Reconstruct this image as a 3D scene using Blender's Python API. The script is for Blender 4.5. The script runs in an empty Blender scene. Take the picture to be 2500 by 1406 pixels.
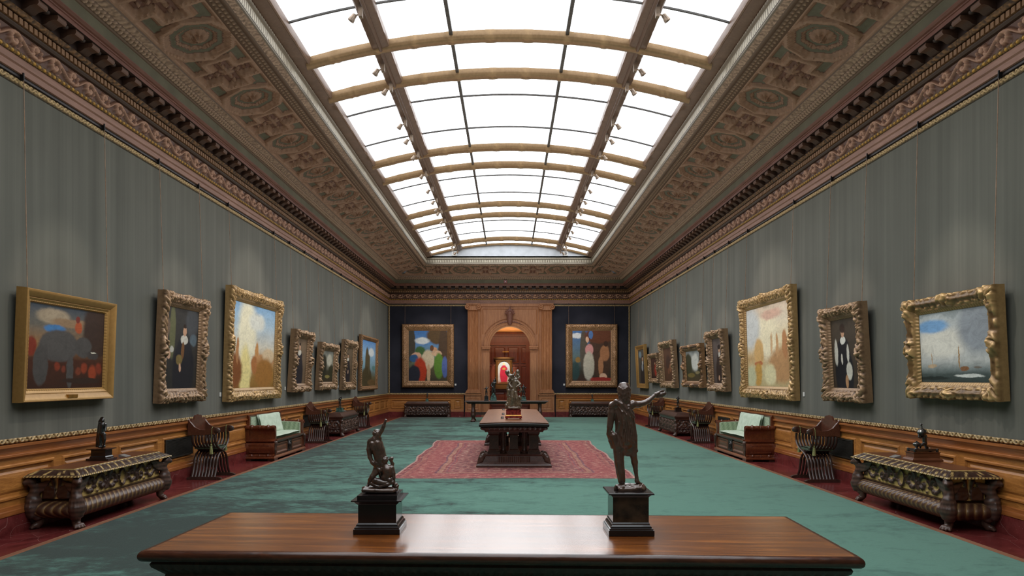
import bpy, math, random
import numpy as np
from mathutils import Matrix, Vector, Euler

PI = math.pi
rnd = random.Random(7)
COL = bpy.context.scene.collection
F = 1700.0            # focal length in pixels of the 2500 px wide frame
VX, VY = 1243.0, 924.5
EYE = 1.66
HW, YB, YF = 5.35, 30.67, -1.0   # half width of the gallery, end wall, wall behind

# ------------------------------------------------------------------ meshes
class MB:
    def __init__(s):
        s.v, s.f, s.h, s.n = [], [], [], 0
    def add(s, V, faces, h=None):
        V = np.asarray(V, float).reshape(-1, 3)
        s.v.append(V)
        s.h.append(np.zeros(len(V)) if h is None else np.asarray(h, float).reshape(-1))
        n = s.n
        s.f.extend([tuple(int(i) + n for i in f) for f in faces])
        s.n += len(V)
        return s
    def box(s, x0, x1, y0, y1, z0, z1, h=0.0):
        V = [(x, y, z) for z in (z0, z1) for y in (y0, y1) for x in (x0, x1)]
        return s.add(V, [(0, 2, 3, 1), (4, 5, 7, 6), (0, 1, 5, 4), (2, 6, 7, 3), (0, 4, 6, 2), (1, 3, 7, 5)], [h] * 8)
    def grid(s, P, h=None, closeu=False, closev=False):
        P = np.asarray(P, float)
        nu, nv = P.shape[:2]
        I = np.arange(nu * nv).reshape(nu, nv)
        if closeu: I = np.concatenate([I, I[:1]], 0)
        if closev: I = np.concatenate([I, I[:, :1]], 1)
        q = np.stack([I[:-1, :-1], I[1:, :-1], I[1:, 1:], I[:-1, 1:]], -1).reshape(-1, 4)
        return s.add(P.reshape(-1, 3), q.tolist(), None if h is None else np.asarray(h).reshape(-1))
    def loft(s, rings, cap=True, h=None):
        R = np.asarray(rings, float)
        n0 = s.n
        s.grid(R, h, closev=True)
        m, k = R.shape[1], R.shape[0]
        if cap:
            s.f.append(tuple(n0 + i for i in range(m))[::-1])
            s.f.append(tuple(n0 + (k - 1) * m + i for i in range(m)))
        return s
    def lathe(s, prof, c=(0, 0, 0), n=16, axis='z', h=None, sy=1.0):
        a = np.arange(n) * 2 * PI / n
        R = []
        for r, z in prof:
            x, y, zz = r * np.cos(a), r * np.sin(a) * sy, np.full(n, z)
            if axis == 'z': p = (x, y, zz)
            elif axis == 'x': p = (zz, x, y)
            else: p = (x, zz, y)
            R.append(np.stack(p, 1) + np.array(c))
        return s.loft(R, True, h)
    def tube(s, pts, r, n=8, cap=True, flat=None):
        pts = np.asarray(pts, float); k = len(pts)
        r = np.full(k, r) if np.isscalar(r) else np.asarray(r, float)
        T = np.gradient(pts, axis=0); T /= np.linalg.norm(T, axis=1)[:, None] + 1e-9
        up = np.array([0, 0, 1.0]) if abs(T[0][2]) < .9 else np.array([1.0, 0, 0])
        R = []; a = np.arange(n) * 2 * PI / n + (PI / 4 if n == 4 else 0)
        u = np.cross(T[0], up); u /= np.linalg.norm(u)
        for i in range(k):
            u = u - T[i] * np.dot(u, T[i]); u /= np.linalg.norm(u) + 1e-9
            w = np.cross(T[i], u)
            R.append(pts[i] + r[i] * (np.cos(a)[:, None] * u + np.sin(a)[:, None] * w * (flat or 1)))
        return s.loft(R, cap)
    def prism(s, poly, a0, a1, axis='x'):
        n = len(poly)
        def m(p, a): return {'x': (a, p[0], p[1]), 'y': (p[0], a, p[1]), 'z': (p[0], p[1], a)}[axis]
        V = [m(p, a0) for p in poly] + [m(p, a1) for p in poly]
        Fs = [(i, (i + 1) % n, n + (i + 1) % n, n + i) for i in range(n)] + [tuple(range(n))[::-1], tuple(range(n, 2 * n))]
        return s.add(V, Fs)
    def rloops(s, loops, mp=None, cap=False):
        """nested rectangles (x0,x1,z0,z1,y) joined ring to ring: mouldings with mitred corners"""
        V = []
        for x0, x1, z0, z1, y in loops:
            V += [(x0, y, z0), (x1, y, z0), (x1, y, z1), (x0, y, z1)]
        if mp: V = [mp(*p) for p in V]
        Fs = [(4 * i + j, 4 * i + (j + 1) % 4, 4 * i + 4 + (j + 1) % 4, 4 * i + 4 + j) for i in range(len(loops) - 1) for j in range(4)]
        if cap: Fs.append(tuple(4 * (len(loops) - 1) + j for j in range(4)))
        return s.add(V, Fs)
    def ringbox(s, levels, nx=2, ny=2, bump=None, cap=True, c=(0, 0)):
        """stack of rectangular rings (hx, hy, z[, amount of bump])"""
        R = []
        for L in levels:
            hx, hy, z = L[:3]; am = L[3] if len(L) > 3 else 0
            px = []
            for i in range(nx): px.append((-hx + 2 * hx * i / nx, -hy, 0, -1, i / nx * hx * 2))
            for i in range(ny): px.append((hx, -hy + 2 * hy * i / ny, 1, 0, i / ny * hy * 2))
            for i in range(nx): px.append((hx - 2 * hx * i / nx, hy, 0, 1, i / nx * hx * 2))
            for i in range(ny): px.append((-hx, hy - 2 * hy * i / ny, -1, 0, i / ny * hy * 2))
            R.append([(c[0] + x + ax * am * (bump(t) if bump else 0), c[1] + y + ay * am * (bump(t) if bump else 0), z) for x, y, ax, ay, t in px])
        return s.loft(R, cap)
    def build(s, name, mat, parent=None, smooth=None, loc=None):
        me = bpy.data.meshes.new(name)
        V = np.concatenate(s.v)
        me.from_pydata(V.tolist(), [], s.f)
        at = me.attributes.new('h', 'FLOAT', 'POINT')
        at.data.foreach_set('value', np.concatenate(s.h).astype(np.float32))
        me.materials.append(mat)
        if smooth is not None:
            me.polygons.foreach_set('use_smooth', [True] * len(me.polygons))
            if smooth < 180: me.set_sharp_from_angle(angle=math.radians(smooth))
        me.update()
        o = bpy.data.objects.new(name, me)
        COL.objects.link(o)
        if parent is not None: o.parent = parent
        if loc is not None: o.location = loc
        return o

def thing(name, label, cat, loc=(0, 0, 0), rz=0.0, group=None, rx=0.0):
    o = bpy.data.objects.new(name, None)
    o.empty_display_size = .1
    COL.objects.link(o)
    o.location = loc; o.rotation_euler = (rx, 0, rz)
    return tag(o, label, cat, group)
def tag(o, label, cat, group=None):
    o['label'] = label; o['category'] = cat; o['kind'] = 'thing'
    if group: o['group'] = group
    return o
def struct(mb, name, mat, smooth=None, parent=None):
    o = mb.build(name, mat, parent, smooth)
    if parent is None: o['kind'] = 'structure'
    return o
def dup(root, label, loc, rz):
    r = root.copy(); COL.objects.link(r)
    r.location = loc; r.rotation_euler = (root.rotation_euler[0], 0, rz); r['label'] = label
    for ch in list(root.children):
        c = ch.copy(); COL.objects.link(c); c.parent = r
        for g in list(ch.children):
            d = g.copy(); COL.objects.link(d); d.parent = c
    return r

# ------------------------------------------------------------------ noise and relief functions (numpy)
def hsh(i, j, seed=0):
    v = np.sin(i * 127.1 + j * 311.7 + seed * 74.7) * 43758.5453
    return v - np.floor(v)
def vnoise(u, v, seed=0):
    i, j = np.floor(u), np.floor(v); f, g = u - i, v - j
    f = f * f * (3 - 2 * f); g = g * g * (3 - 2 * g)
    return (hsh(i, j, seed) * (1 - f) + hsh(i + 1, j, seed) * f) * (1 - g) + (hsh(i, j + 1, seed) * (1 - f) + hsh(i + 1, j + 1, seed) * f) * g
def sstep(a, b, x):
    t = np.clip((x - a) / (b - a + 1e-12), 0, 1); return t * t * (3 - 2 * t)
def acanthus(u, v, sc=1.0, seed=0):
    """curling leafy carving, 0..1, u and v in metres"""
    u, v = u * sc, v * sc
    a = vnoise(u * 5, v * 5, seed) * 6.28
    w = .5 + .5 * np.sin(u * 38 + 2.2 * np.sin(v * 31 + a) + a)
    r = 1 - np.abs(2 * vnoise(u * 19 + .6 * np.cos(a), v * 19 + .6 * np.sin(a), seed + 3) - 1)
    return np.clip(.55 * w + .6 * r ** 2, 0, 1)
def rinceau(u, v, P=.62, V=.21, seed=0):
    """running scroll: alternating spirals along u, v in 0..V"""
    h = np.zeros_like(u * v)
    k0 = np.floor(u / P)
    for dk in (-1, 0, 1):
        for half in (0, 1):
            k = k0 + dk
            cu = (k + .25 + .5 * half) * P; cv = V * (.56 if half else .44)
            du, dv = u - cu, v - cv
            r = np.hypot(du, dv) / (V * .52); th = np.arctan2(dv, du) * (1 if half else -1)
            sp = np.cos(th - r * 7.5 + 1.0)
            leaf = .35 * np.cos(9 * th + 5 * r)
            m = sstep(1.12, .8, r)
            h = np.maximum(h, m * np.clip(.5 + .5 * sp + leaf * sstep(.35, .8, r), 0, 1))
            h = np.maximum(h, sstep(.26, .1, r))
    stem = np.abs(v - V * (.5 + .36 * np.sin(2 * PI * u / P)))
    h = np.maximum(h, .8 * sstep(.025, .008, stem))
    return h * sstep(0, .02, v) * sstep(V, V - .02, v)
def eggdart(u, v, P=.1, V=.06):
    x = (u / P) % 1.0 - .5; y = v / V - .5
    e = np.sqrt(np.clip(1 - (x / .34) ** 2 - (y / .46) ** 2, 0, 1))
    return np.maximum(e, .6 * sstep(.1, .02, np.abs(np.abs(x) - .5)) * sstep(.5, .3, np.abs(y)))

# ------------------------------------------------------------------ solids from smooth unions of tapered limbs
def limbs(prims, h, k):
    """prims: list of chains [(x,y,z,r), ...]; returns V, F of the smooth union surface (naive surface nets)"""
    allp = np.array([p for c in prims for p in c], float)
    pad = allp[:, 3].max() * .4 + 3 * h + k
    lo = (allp[:, :3] - allp[:, 3:]).min(0) - pad; hi = (allp[:, :3] + allp[:, 3:]).max(0) + pad
    n = np.ceil((hi - lo) / h).astype(int) + 1
    ax = [lo[i] + h * np.arange(n[i]) for i in range(3)]
    D = np.full(n, 1e3, np.float32)
    for c in prims:
        segs = list(zip(c[:-1], c[1:])) if len(c) > 1 else [(c[0], c[0])]
        for a, b in segs:
            a = np.array(a, float); b = np.array(b, float)
            m = max(a[3], b[3]) + 4 * k + 3 * h
            s0 = [max(0, int((min(a[i], b[i]) - m - lo[i]) / h)) for i in range(3)]
            s1 = [min(n[i], int((max(a[i], b[i]) + m - lo[i]) / h) + 2) for i in range(3)]
            X, Y, Z = np.meshgrid(*[ax[i][s0[i]:s1[i]] for i in range(3)], indexing='ij')
            d = b[:3] - a[:3]; L = (d ** 2).sum()
            t = np.clip(((X - a[0]) * d[0] + (Y - a[1]) * d[1] + (Z - a[2]) * d[2]) / (L + 1e-12), 0, 1) if L > 1e-12 else 0 * X
            q = np.sqrt((X - a[0] - t * d[0]) ** 2 + (Y - a[1] - t * d[1]) ** 2 + (Z - a[2] - t * d[2]) ** 2) - (a[3] + (b[3] - a[3]) * t)
            sl = tuple(slice(s0[i], s1[i]) for i in range(3))
            o = D[sl]
            hh = np.clip(.5 + .5 * (o - q) / k, 0, 1)
            D[sl] = (o * (1 - hh) + q * hh) - k * hh * (1 - hh)
    return nets(D, lo, h)
def nets(D, lo, h):
    S = D < 0
    n = np.array(D.shape) - 1
    acc = np.zeros(tuple(n) + (3,), np.float32); cnt = np.zeros(tuple(n), np.float32)
    def cor(A, o): return A[o[0]:o[0] + n[0], o[1]:o[1] + n[1], o[2]:o[2] + n[2]]
    for axis in range(3):
        for o1 in (0, 1):
            for o2 in (0, 1):
                o = [0, 0, 0]; oth = [i for i in range(3) if i != axis]
                o[oth[0]], o[oth[1]] = o1, o2
                p = list(o); p[axis] = 1
                a, b = cor(D, o), cor(D, p)
                m = (a < 0) != (b < 0)
                t = np.where(m, a / np.where(m, a - b, 1), 0)
                for i in range(3):
                    acc[..., i] += m * (t if i == axis else o[i])
                cnt += m
    act = cnt > 0
    idx = -np.ones(tuple(n), int); idx[act] = np.arange(act.sum())
    ii = np.argwhere(act)
    V = lo + h * (ii + acc[act] / cnt[act][:, None])
    Fs = []
    for axis in range(3):
        o1, o2 = [i for i in range(3) if i != axis]
        sl0 = [slice(1, n[i]) for i in range(3)]; sl1 = [slice(1, n[i]) for i in range(3)]
        sl0[axis] = slice(0, n[axis]); sl1[axis] = slice(1, n[axis] + 1)
        a, b = S[tuple(sl0)], S[tuple(sl1)]
        e = np.argwhere(a != b)
        if not len(e): continue
        flip = a[tuple(e.T)]
        base = e.copy(); base[:, o1] += 1; base[:, o2] += 1
        def c(d1, d2):
            q = base.copy(); q[:, o1] -= d1; q[:, o2] -= d2
            return idx[tuple(q.T)]
        quad = np.stack([c(1, 1), c(0, 1), c(0, 0), c(1, 0)], 1)
        if axis == 1: flip = ~flip
        quad = np.where(flip[:, None], quad, quad[:, ::-1])
        Fs.append(quad[(quad >= 0).all(1)])
    return V, np.concatenate(Fs).tolist()
def figure(name, prims, mat, parent, h=.006, k=.012, loc=None, sc=1.0, o=(0, 0, 0), curls=None):
    """limbs given in picture units (x, y down, depth, r): converted with scale sc about origin o"""
    pr = [[((p[0] - o[0]) * sc, p[2] * sc, (o[1] - p[1]) * sc, p[3] * sc) for p in c] for c in prims]
    V, Fs = limbs(pr, h, k)
    mb = MB(); mb.add(V, Fs)
    return mb.build(name, mat, parent, 180, loc)

# ------------------------------------------------------------------ materials
def srgb(r, g, b):
    f = lambda c: ((c / 255 + .055) / 1.055) ** 2.4 if c > 10.3 else c / 255 / 12.92
    return (f(r), f(g), f(b), 1)
class MT:
    def __init__(s, name):
        s.m = bpy.data.materials.new(name); s.m.use_nodes = True
        s.t = s.m.node_tree; s.t.nodes.clear()
        s.out = s.n('OutputMaterial'); s.b = s.n('BsdfPrincipled')
        s.l(s.b.outputs[0], s.out.inputs[0])
    def n(s, k, **kw):
        x = s.t.nodes.new('ShaderNode' + k)
        for a, v in kw.items(): setattr(x, a, v)
        return x
    def l(s, a, b): s.t.links.new(a, b)
    def set(s, **kw):
        for a, v in kw.items():
            i = s.b.inputs[a.replace('_', ' ')]
            if hasattr(v, 'links') or hasattr(v, 'is_linked'): s.l(v, i)
            else: i.default_value = v
        return s
    def co(s, scale=(1, 1, 1), loc=(0, 0, 0), rot=(0, 0, 0), src='Object'):
        c = s.n('TexCoord'); m = s.n('Mapping')
        m.inputs['Scale'].default_value = scale; m.inputs['Location'].default_value = loc; m.inputs['Rotation'].default_value = rot
        s.l(c.outputs[src], m.inputs[0]); return m.outputs[0]
    def noise(s, v, scale=5, detail=4, rough=.55, dist=0):
        x = s.n('TexNoise'); x.inputs['Scale'].default_value = scale; x.inputs['Detail'].default_value = detail
        x.inputs['Roughness'].default_value = rough; x.inputs['Distortion'].default_value = dist
        s.l(v, x.inputs['Vector']); return x.outputs['Fac']
    def ramp(s, f, stops, interp='LINEAR'):
        x = s.n('ValToRGB'); e = x.color_ramp.elements; x.color_ramp.interpolation = interp
        while len(e) < len(stops): e.new(.5)
        for i, (p, c) in enumerate(stops):
            e[i].position = p; e[i].color = c if len(c) == 4 else srgb(*c)
        s.l(f, x.inputs[0]); return x.outputs[0]
    def mix(s, f, a, b, mode='MIX'):
        x = s.n('Mix', data_type='RGBA', blend_type=mode)
        for v, i in ((f, x.inputs[0]), (a, x.inputs[6]), (b, x.inputs[7])):
            if hasattr(v, 'is_linked'): s.l(v, i)
            else: i.default_value = v
        return x.outputs[2]
    def math(s, op, a, b=0.0, c=0.0):
        x = s.n('Math', operation=op)
        for v, i in ((a, 0), (b, 1), (c, 2)):
            if hasattr(v, 'is_linked'): s.l(v, x.inputs[i])
            else: x.inputs[i].default_value = v
        return x.outputs[0]
    def attr(s, name='h'):
        x = s.n('Attribute'); x.attribute_name = name; return x.outputs['Fac']
    def bump(s, f, st=.3, d=.01):
        x = s.n('Bump'); x.inputs['Strength'].default_value = st; x.inputs['Distance'].default_value = d
        s.l(f, x.inputs['Height']); s.l(x.outputs[0], s.b.inputs['Normal']); return s

def wood(name, c0, c1, stretch=(14, 1.2, 14), rough=.4, coat=0.0, bump=.12, spec=.5, sc=1.0):
    m = MT(name); v = m.co(tuple(q * sc for q in stretch))
    g = m.noise(v, 1.6, 6, .65, 1.2); g2 = m.noise(v, 9, 3, .6)
    f = m.math('ADD', m.math('MULTIPLY', g, .75), m.math('MULTIPLY', g2, .25))
    m.set(Base_Color=m.ramp(f, [(.32, c0), (.52, tuple((a + b) / 2 for a, b in zip(c0, c1))), (.7, c1)]), Roughness=rough, Coat_Weight=coat, Coat_Roughness=.2, Specular_IOR_Level=spec)
    m.bump(f, bump, .004); return m.m
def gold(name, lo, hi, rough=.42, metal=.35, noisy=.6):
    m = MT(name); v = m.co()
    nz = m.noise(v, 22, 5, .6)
    f = m.math('ADD', m.attr(), m.math('MULTIPLY', m.math('SUBTRACT', nz, .5), noisy))  # where lo is dark, cavity shade and patina are painted into the hollows
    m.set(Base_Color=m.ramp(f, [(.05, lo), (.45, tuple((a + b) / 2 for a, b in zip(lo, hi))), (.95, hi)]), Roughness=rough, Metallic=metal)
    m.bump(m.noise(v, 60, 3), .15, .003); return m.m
def plain(name, c, rough=.6, metal=0.0, nscale=12, var=.12, bump=.05, spec=.5, coat=0.0):
    m = MT(name); v = m.co(); nz = m.noise(v, nscale, 4)
    dk = tuple(max(0, q * (1 - var * 2)) for q in c); lt = tuple(min(255, q * (1 + var)) for q in c)
    m.set(Base_Color=m.ramp(nz, [(.3, dk), (.7, lt)]), Roughness=rough, Metallic=metal, Specular_IOR_Level=spec, Coat_Weight=coat)
    m.bump(nz, bump, .004); return m.m
def bronze(name, c0, c1, rough=.32):
    m = MT(name); v = m.co(); nz = m.noise(v, 18, 5, .6)
    m.set(Base_Color=m.ramp(nz, [(.35, c0), (.7, c1)]), Roughness=m.math('ADD', m.math('MULTIPLY', nz, .25), rough - .12), Metallic=.2, Specular_IOR_Level=.7, Coat_Weight=.9, Coat_Roughness=.16)
    m.bump(m.noise(v, 70, 4, .6), .25, .003); return m.m

M = {}
M['wain'] = wood('wainscot_oak', (138, 84, 36), (200, 136, 68), (2.2, 2.2, 16), .42, .15)
M['arch2'] = wood('far_room_walnut', (88, 44, 30), (130, 70, 48), (9, 9, 1.0), .28, .2)
M['ochre'] = plain('ochre_ceiling', (206, 150, 96), .7, 0, 3, .05, .0)
M['wain_h'] = wood('cap_oak', (124, 68, 30), (180, 112, 58), (14, .9, 14), .4, .15)
M['arch'] = wood('doorway_oak', (140, 86, 50), (186, 128, 84), (9, 9, 1.0), .5, .05)
M['cornice'] = wood('cornice_wood', (124, 88, 72), (164, 124, 106), (8, .8, 8), .55)
M['corona'] = wood('corona_wood', (98, 58, 46), (140, 96, 82), (8, .8, 8), .5)
M['frieze'] = gold('frieze_carving', (96, 66, 52), (182, 140, 114), .5, .05, .4)
M['modil'] = gold('modillion_wood', (46, 30, 24), (100, 70, 54), .5, .05, .5)
M['gilt'] = gold('gilt_moulding', (70, 46, 18), (186, 142, 60), .42, .35, .5)
M['fringe'] = gold('gilt_border', (50, 38, 24), (196, 166, 116), .5, .2, .45)
M['dentil'] = gold('dentil_wood', (60, 40, 26), (150, 112, 78), .5, .1, .4)
M['ovolo'] = gold('ovolo_carving', (52, 34, 20), (150, 108, 62), .5, .15, .4)
M['rail'] = plain('picture_rail', (58, 50, 50), .5)
M['greenband'] = plain('green_frieze_paint', (106, 102, 82), .7, 0, 3, .05, .02)
M['silver'] = gold('silvered_cornice', (120, 108, 92), (206, 196, 176), .4, .2, .25)
M['egg'] = gold('ceiling_moulding', (108, 86, 70), (176, 148, 124), .55, .05, .25)
M['lunette'] = plain('lunette_paint', (205, 208, 214), .7, 0, 4, .03, .01)
M['rib'] = gold('bronze_rib', (98, 74, 52), (170, 138, 98), .34, .35, .5)
M['beam'] = gold('bronze_beam', (100, 76, 62), (140, 112, 94), .45, .2, .6)
M['bar'] = plain('glazing_bar', (92, 88, 86), .5, .3)

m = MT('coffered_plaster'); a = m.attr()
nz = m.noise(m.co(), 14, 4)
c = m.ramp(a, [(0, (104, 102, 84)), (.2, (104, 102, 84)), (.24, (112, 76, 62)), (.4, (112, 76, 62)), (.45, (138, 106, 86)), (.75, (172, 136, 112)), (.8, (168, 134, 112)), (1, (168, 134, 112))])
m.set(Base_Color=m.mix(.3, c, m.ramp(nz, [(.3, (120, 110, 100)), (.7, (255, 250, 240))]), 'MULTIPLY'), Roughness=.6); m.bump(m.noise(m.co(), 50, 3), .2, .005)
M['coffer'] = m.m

m = MT('grey_green_wall_cloth')
v = m.co((1, 5.0, .10)); v2 = m.co((1, 1, 1)); v3 = m.co((1, 24, .25))
f = m.math('ADD', m.math('MULTIPLY', m.noise(v, 1.0, 5, .6), .6), m.math('MULTIPLY', m.noise(v2, .5, 4), .3))
f = m.math('ADD', f, m.math('MULTIPLY', m.noise(v3, 1.0, 3), .15))
m.set(Base_Color=m.ramp(f, [(.35, (82, 81, 73)), (.55, (97, 96, 87)), (.72, (114, 112, 102))]), Roughness=.85, Specular_IOR_Level=.25, Sheen_Weight=.15)
m.bump(m.noise(m.co((1, 300, 300)), 1, 2), .1, .002); M['cloth'] = m.m
m = MT('navy_wall_cloth')
f = m.noise(m.co((1, 1, 1)), 1.2, 4)
m.set(Base_Color=m.ramp(f, [(.3, (36, 36, 44)), (.7, (48, 48, 57))]), Roughness=.9, Specular_IOR_Level=.15); M['navy'] = m.m

m = MT('green_carpet')
f = m.noise(m.co((1.5, 2.3, 1)), 1.0, 8, .72, .7)
f2 = m.noise(m.co((.22, .42, 1), (3.1, .4, 0)), 1.0, 3, .5)
f3 = m.noise(m.co((7, 11, 1)), 1.0, 5, .7)
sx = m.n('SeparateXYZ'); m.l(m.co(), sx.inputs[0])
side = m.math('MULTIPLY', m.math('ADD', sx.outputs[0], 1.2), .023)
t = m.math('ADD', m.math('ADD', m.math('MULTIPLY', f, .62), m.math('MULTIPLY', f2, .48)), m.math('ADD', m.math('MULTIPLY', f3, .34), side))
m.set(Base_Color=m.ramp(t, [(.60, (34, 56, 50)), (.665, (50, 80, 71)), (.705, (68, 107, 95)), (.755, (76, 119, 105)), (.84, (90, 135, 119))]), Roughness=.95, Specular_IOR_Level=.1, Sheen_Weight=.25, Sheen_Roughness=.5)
m.bump(m.noise(m.co((60, 60, 60)), 1, 3), .4, .01); M['carpet'] = m.m

m = MT('red_marble')
v = m.co(); f = m.noise(v, 2.2, 6, .65, 1.5); sp = m.noise(v, 38, 3, .7); vn = m.n('TexVoronoi', feature='DISTANCE_TO_EDGE'); vn.inputs['Scale'].default_value = .9
dv = m.n('VectorMath', operation='ADD'); m.l(v, dv.inputs[0]); nn = m.n('TexNoise'); nn.inputs['Scale'].default_value = 1.6; m.l(v, nn.inputs['Vector']); m.l(nn.outputs['Color'], dv.inputs[1]); m.l(dv.outputs[0], vn.inputs['Vector'])
base = m.ramp(f, [(.3, (82, 30, 30)), (.7, (128, 56, 54))])
base = m.mix(m.math('MULTIPLY', m.math('GREATER_THAN', sp, .69), .75), base, srgb(205, 165, 150))
base = m.mix(m.math('MULTIPLY', m.math('LESS_THAN', vn.outputs['Distance'], .0022), .3), base, srgb(200, 165, 155))
m.set(Base_Color=base, Roughness=.22, Specular_IOR_Level=.5); M['marble'] = m.m
M['strip'] = wood('carpet_border_wood', (128, 84, 62), (160, 112, 86), (8, .8, 8), .5)

m = MT('skylight_glass')
e = m.n('Emission'); sx = m.n('SeparateXYZ'); m.l(m.co(), sx.inputs[0])
e.inputs['Color'].default_value = (.92, .965, 1, 1); e.inputs['Strength'].default_value = 3.0
m.l(e.outputs[0], m.out.inputs[0]); M['glass'] = m.m

M['dark'] = wood('dark_walnut', (52, 32, 26), (92, 60, 48), (10, 2, 10), .38, .2)
M['darkrel'] = gold('dark_carved_walnut', (28, 18, 16), (104, 76, 64), .36, .05, .35)
M['chestrel'] = gold('carved_walnut_gilt_ground', (196, 164, 98), (66, 40, 30), .42, .1, .25)
M['gad'] = gold('gadrooned_walnut', (190, 156, 96), (72, 46, 35), .36, .05, .05)
M['lidgilt'] = gold('walnut_gilt_border', (58, 38, 30), (206, 176, 112), .4, .1, .3)
M['lidtop'] = wood('chest_top_walnut', (74, 40, 26), (118, 70, 44), (12, 12, 1) if 0 else (1.2, 14, 14), .32, .3)
M['chair'] = wood('chair_walnut', (44, 28, 24), (88, 60, 50), (12, 12, 2), .36, .2)
M['chair_arm'] = wood('chair_red_walnut', (70, 38, 28), (108, 64, 48), (3, 12, 12), .34, .25)
M['sofa'] = wood('sofa_mahogany', (78, 34, 18), (126, 66, 38), (2, 12, 12), .3, .35)
M['sofa_front'] = wood('sofa_front_walnut', (82, 46, 28), (122, 76, 50), (2, 12, 12), .38, .2)
M['top'] = wood('polished_walnut_top', (78, 36, 10), (200, 118, 44), (.55, 8, 8), .24, 1.0, .03, .7)
tm = M['top']; nt_ = tm.node_tree; bs_ = [n for n in nt_.nodes if n.type == 'BSDF_PRINCIPLED'][0]; b0 = [n for n in nt_.nodes if n.type == 'BUMP'][0]
tc = nt_.nodes.new('ShaderNodeTexCoord'); sp_ = nt_.nodes.new('ShaderNodeSeparateXYZ'); b1 = nt_.nodes.new('ShaderNodeBump'); mm_ = nt_.nodes.new('ShaderNodeMath'); mm_.operation = 'MULTIPLY'; mm_.inputs[1].default_value = .042
b1.inputs['Strength'].default_value = 1; b1.inputs['Distance'].default_value = 1     # shading tilt added so the flat top mirrors the skylight
nt_.links.new(tc.outputs['Object'], sp_.inputs[0]); nt_.links.new(sp_.outputs[1], mm_.inputs[0]); nt_.links.new(mm_.outputs[0], b1.inputs['Height']); nt_.links.new(b0.outputs[0], b1.inputs['Normal']); nt_.links.new(b1.outputs[0], bs_.inputs['Normal']); nt_.links.new(b1.outputs[0], bs_.inputs['Coat Normal'])
M['topedge'] = wood('worn_walnut_edge', (44, 22, 14), (104, 56, 34), (2, 12, 12), .25, .3)
M['ctop'] = wood('centre_table_top', (120, 78, 54), (156, 108, 80), (9, 1, 9), .3, .2, .05)
M['br'] = bronze('dark_bronze', (62, 45, 37), (106, 80, 66), .3)
M['br2'] = bronze('brown_bronze', (82, 60, 50), (108, 82, 68), .32)
M['brb'] = bronze('black_bronze', (20, 18, 18), (48, 42, 40), .36)
M['brg'] = bronze('golden_bronze', (76, 60, 44), (128, 108, 84), .24)
M['verd'] = plain('green_marble', (62, 92, 84), .3, 0, 20, .3)
M['ebony'] = plain('ebonised_wood', (30, 22, 22), .22, 0, 8, .12, .02, .5, .3)
M['bmarble'] = plain('brown_marble', (58, 46, 34), .14, 0, 12, .4, .0, .6)
M['black'] = plain('black_metal', (22, 22, 24), .45, .2)
M['redmar'] = plain('red_porphyry', (128, 44, 38), .25, 0, 25, .2, .0, .5)
M['gilt2'] = plain('gilt_bronze', (176, 130, 62), .3, .7, 12, .1)
M['card'] = plain('white_card', (214, 212, 208), .7, 0, 5, .02, 0)
M['grey'] = plain('grey_label_plate', (128, 122, 118), .5, 0, 5, .03, 0)
M['wire'] = plain('picture_wire', (156, 124, 98), .5, .3)
M['spot'] = plain('pale_metal', (150, 130, 112), .35, .4)
M['tassel'] = plain('olive_silk', (140, 140, 88), .7, 0, 60, .25, .4)
M['seat'] = plain('green_velvet', (74, 84, 66), .85, 0, 30, .15, .2)
M['grille'] = plain('grille_bronze', (46, 42, 38), .5, .2)

m = MT('pale_green_silk'); nz = m.noise(m.co(), 9, 4)
m.set(Base_Color=m.ramp(nz, [(.3, (176, 194, 172)), (.7, (206, 220, 200))]), Roughness=.65, Sheen_Weight=.3); m.bump(m.noise(m.co(), 6, 3), .5, .03); M['silk'] = m.m
m = MT('trellis_silk')
w = m.n('TexChecker'); w.inputs['Scale'].default_value = 50; m.l(m.co((1, 1, 1), (0, 0, 0), (.6, .785, .6)), w.inputs['Vector'])
m.set(Base_Color=m.mix(w.outputs['Fac'], srgb(118, 138, 110), srgb(176, 192, 160)), Roughness=.75, Sheen_Weight=.3); M['trellis'] = m.m

def rug_mat(W, L):
    m = MT('red_persian_rug'); c = m.co()
    e = m.math('ADD', m.attr(), m.math('MULTIPLY', m.math('SUBTRACT', m.noise(m.co((9, 9, 1)), 1, 2), .5), .03))
    n1 = m.noise(m.co((4, 4, 1)), 1, 6, .75); n2 = m.noise(m.co((8, 8, 1)), 1, 6, .82)
    red = m.ramp(n1, [(.32, (122, 62, 66)), (.5, (160, 94, 92)), (.68, (188, 142, 128))])
    spk = m.ramp(n2, [(.42, (40, 34, 56)), (.465, (132, 66, 70)), (.55, (158, 94, 92)), (.60, (204, 178, 154))])
    col = m.mix(.2, m.mix(.75, red, spk), srgb(150, 128, 118))
    st = m.ramp(e, [(0, (214, 190, 176)), (.035, (214, 190, 176)), (.04, (120, 44, 50)), (.10, (150, 60, 64)), (.11, (60, 44, 66)), (.125, (60, 44, 66)), (.13, (176, 116, 96)), (.22, (158, 78, 76)),
                        (.23, (88, 40, 56)), (.25, (168, 84, 80)), (.62, (164, 76, 76)), (.63, (54, 46, 82)), (.66, (54, 46, 82)), (.67, (184, 138, 110)), (.74, (186, 142, 114)), (.75, (120, 40, 48)), (.77, (120, 40, 48)), (.78, (170, 96, 88)), (.82, (72, 50, 84)), (.84, (165, 75, 75)), (.9, (165, 75, 75))])
    msk = m.math('LESS_THAN', e, .86)
    m.set(Base_Color=m.mix(m.math('MULTIPLY', msk, .34), col, st), Roughness=.95, Specular_IOR_Level=.1)
    m.bump(n2, .4, .01); return m.m

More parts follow.
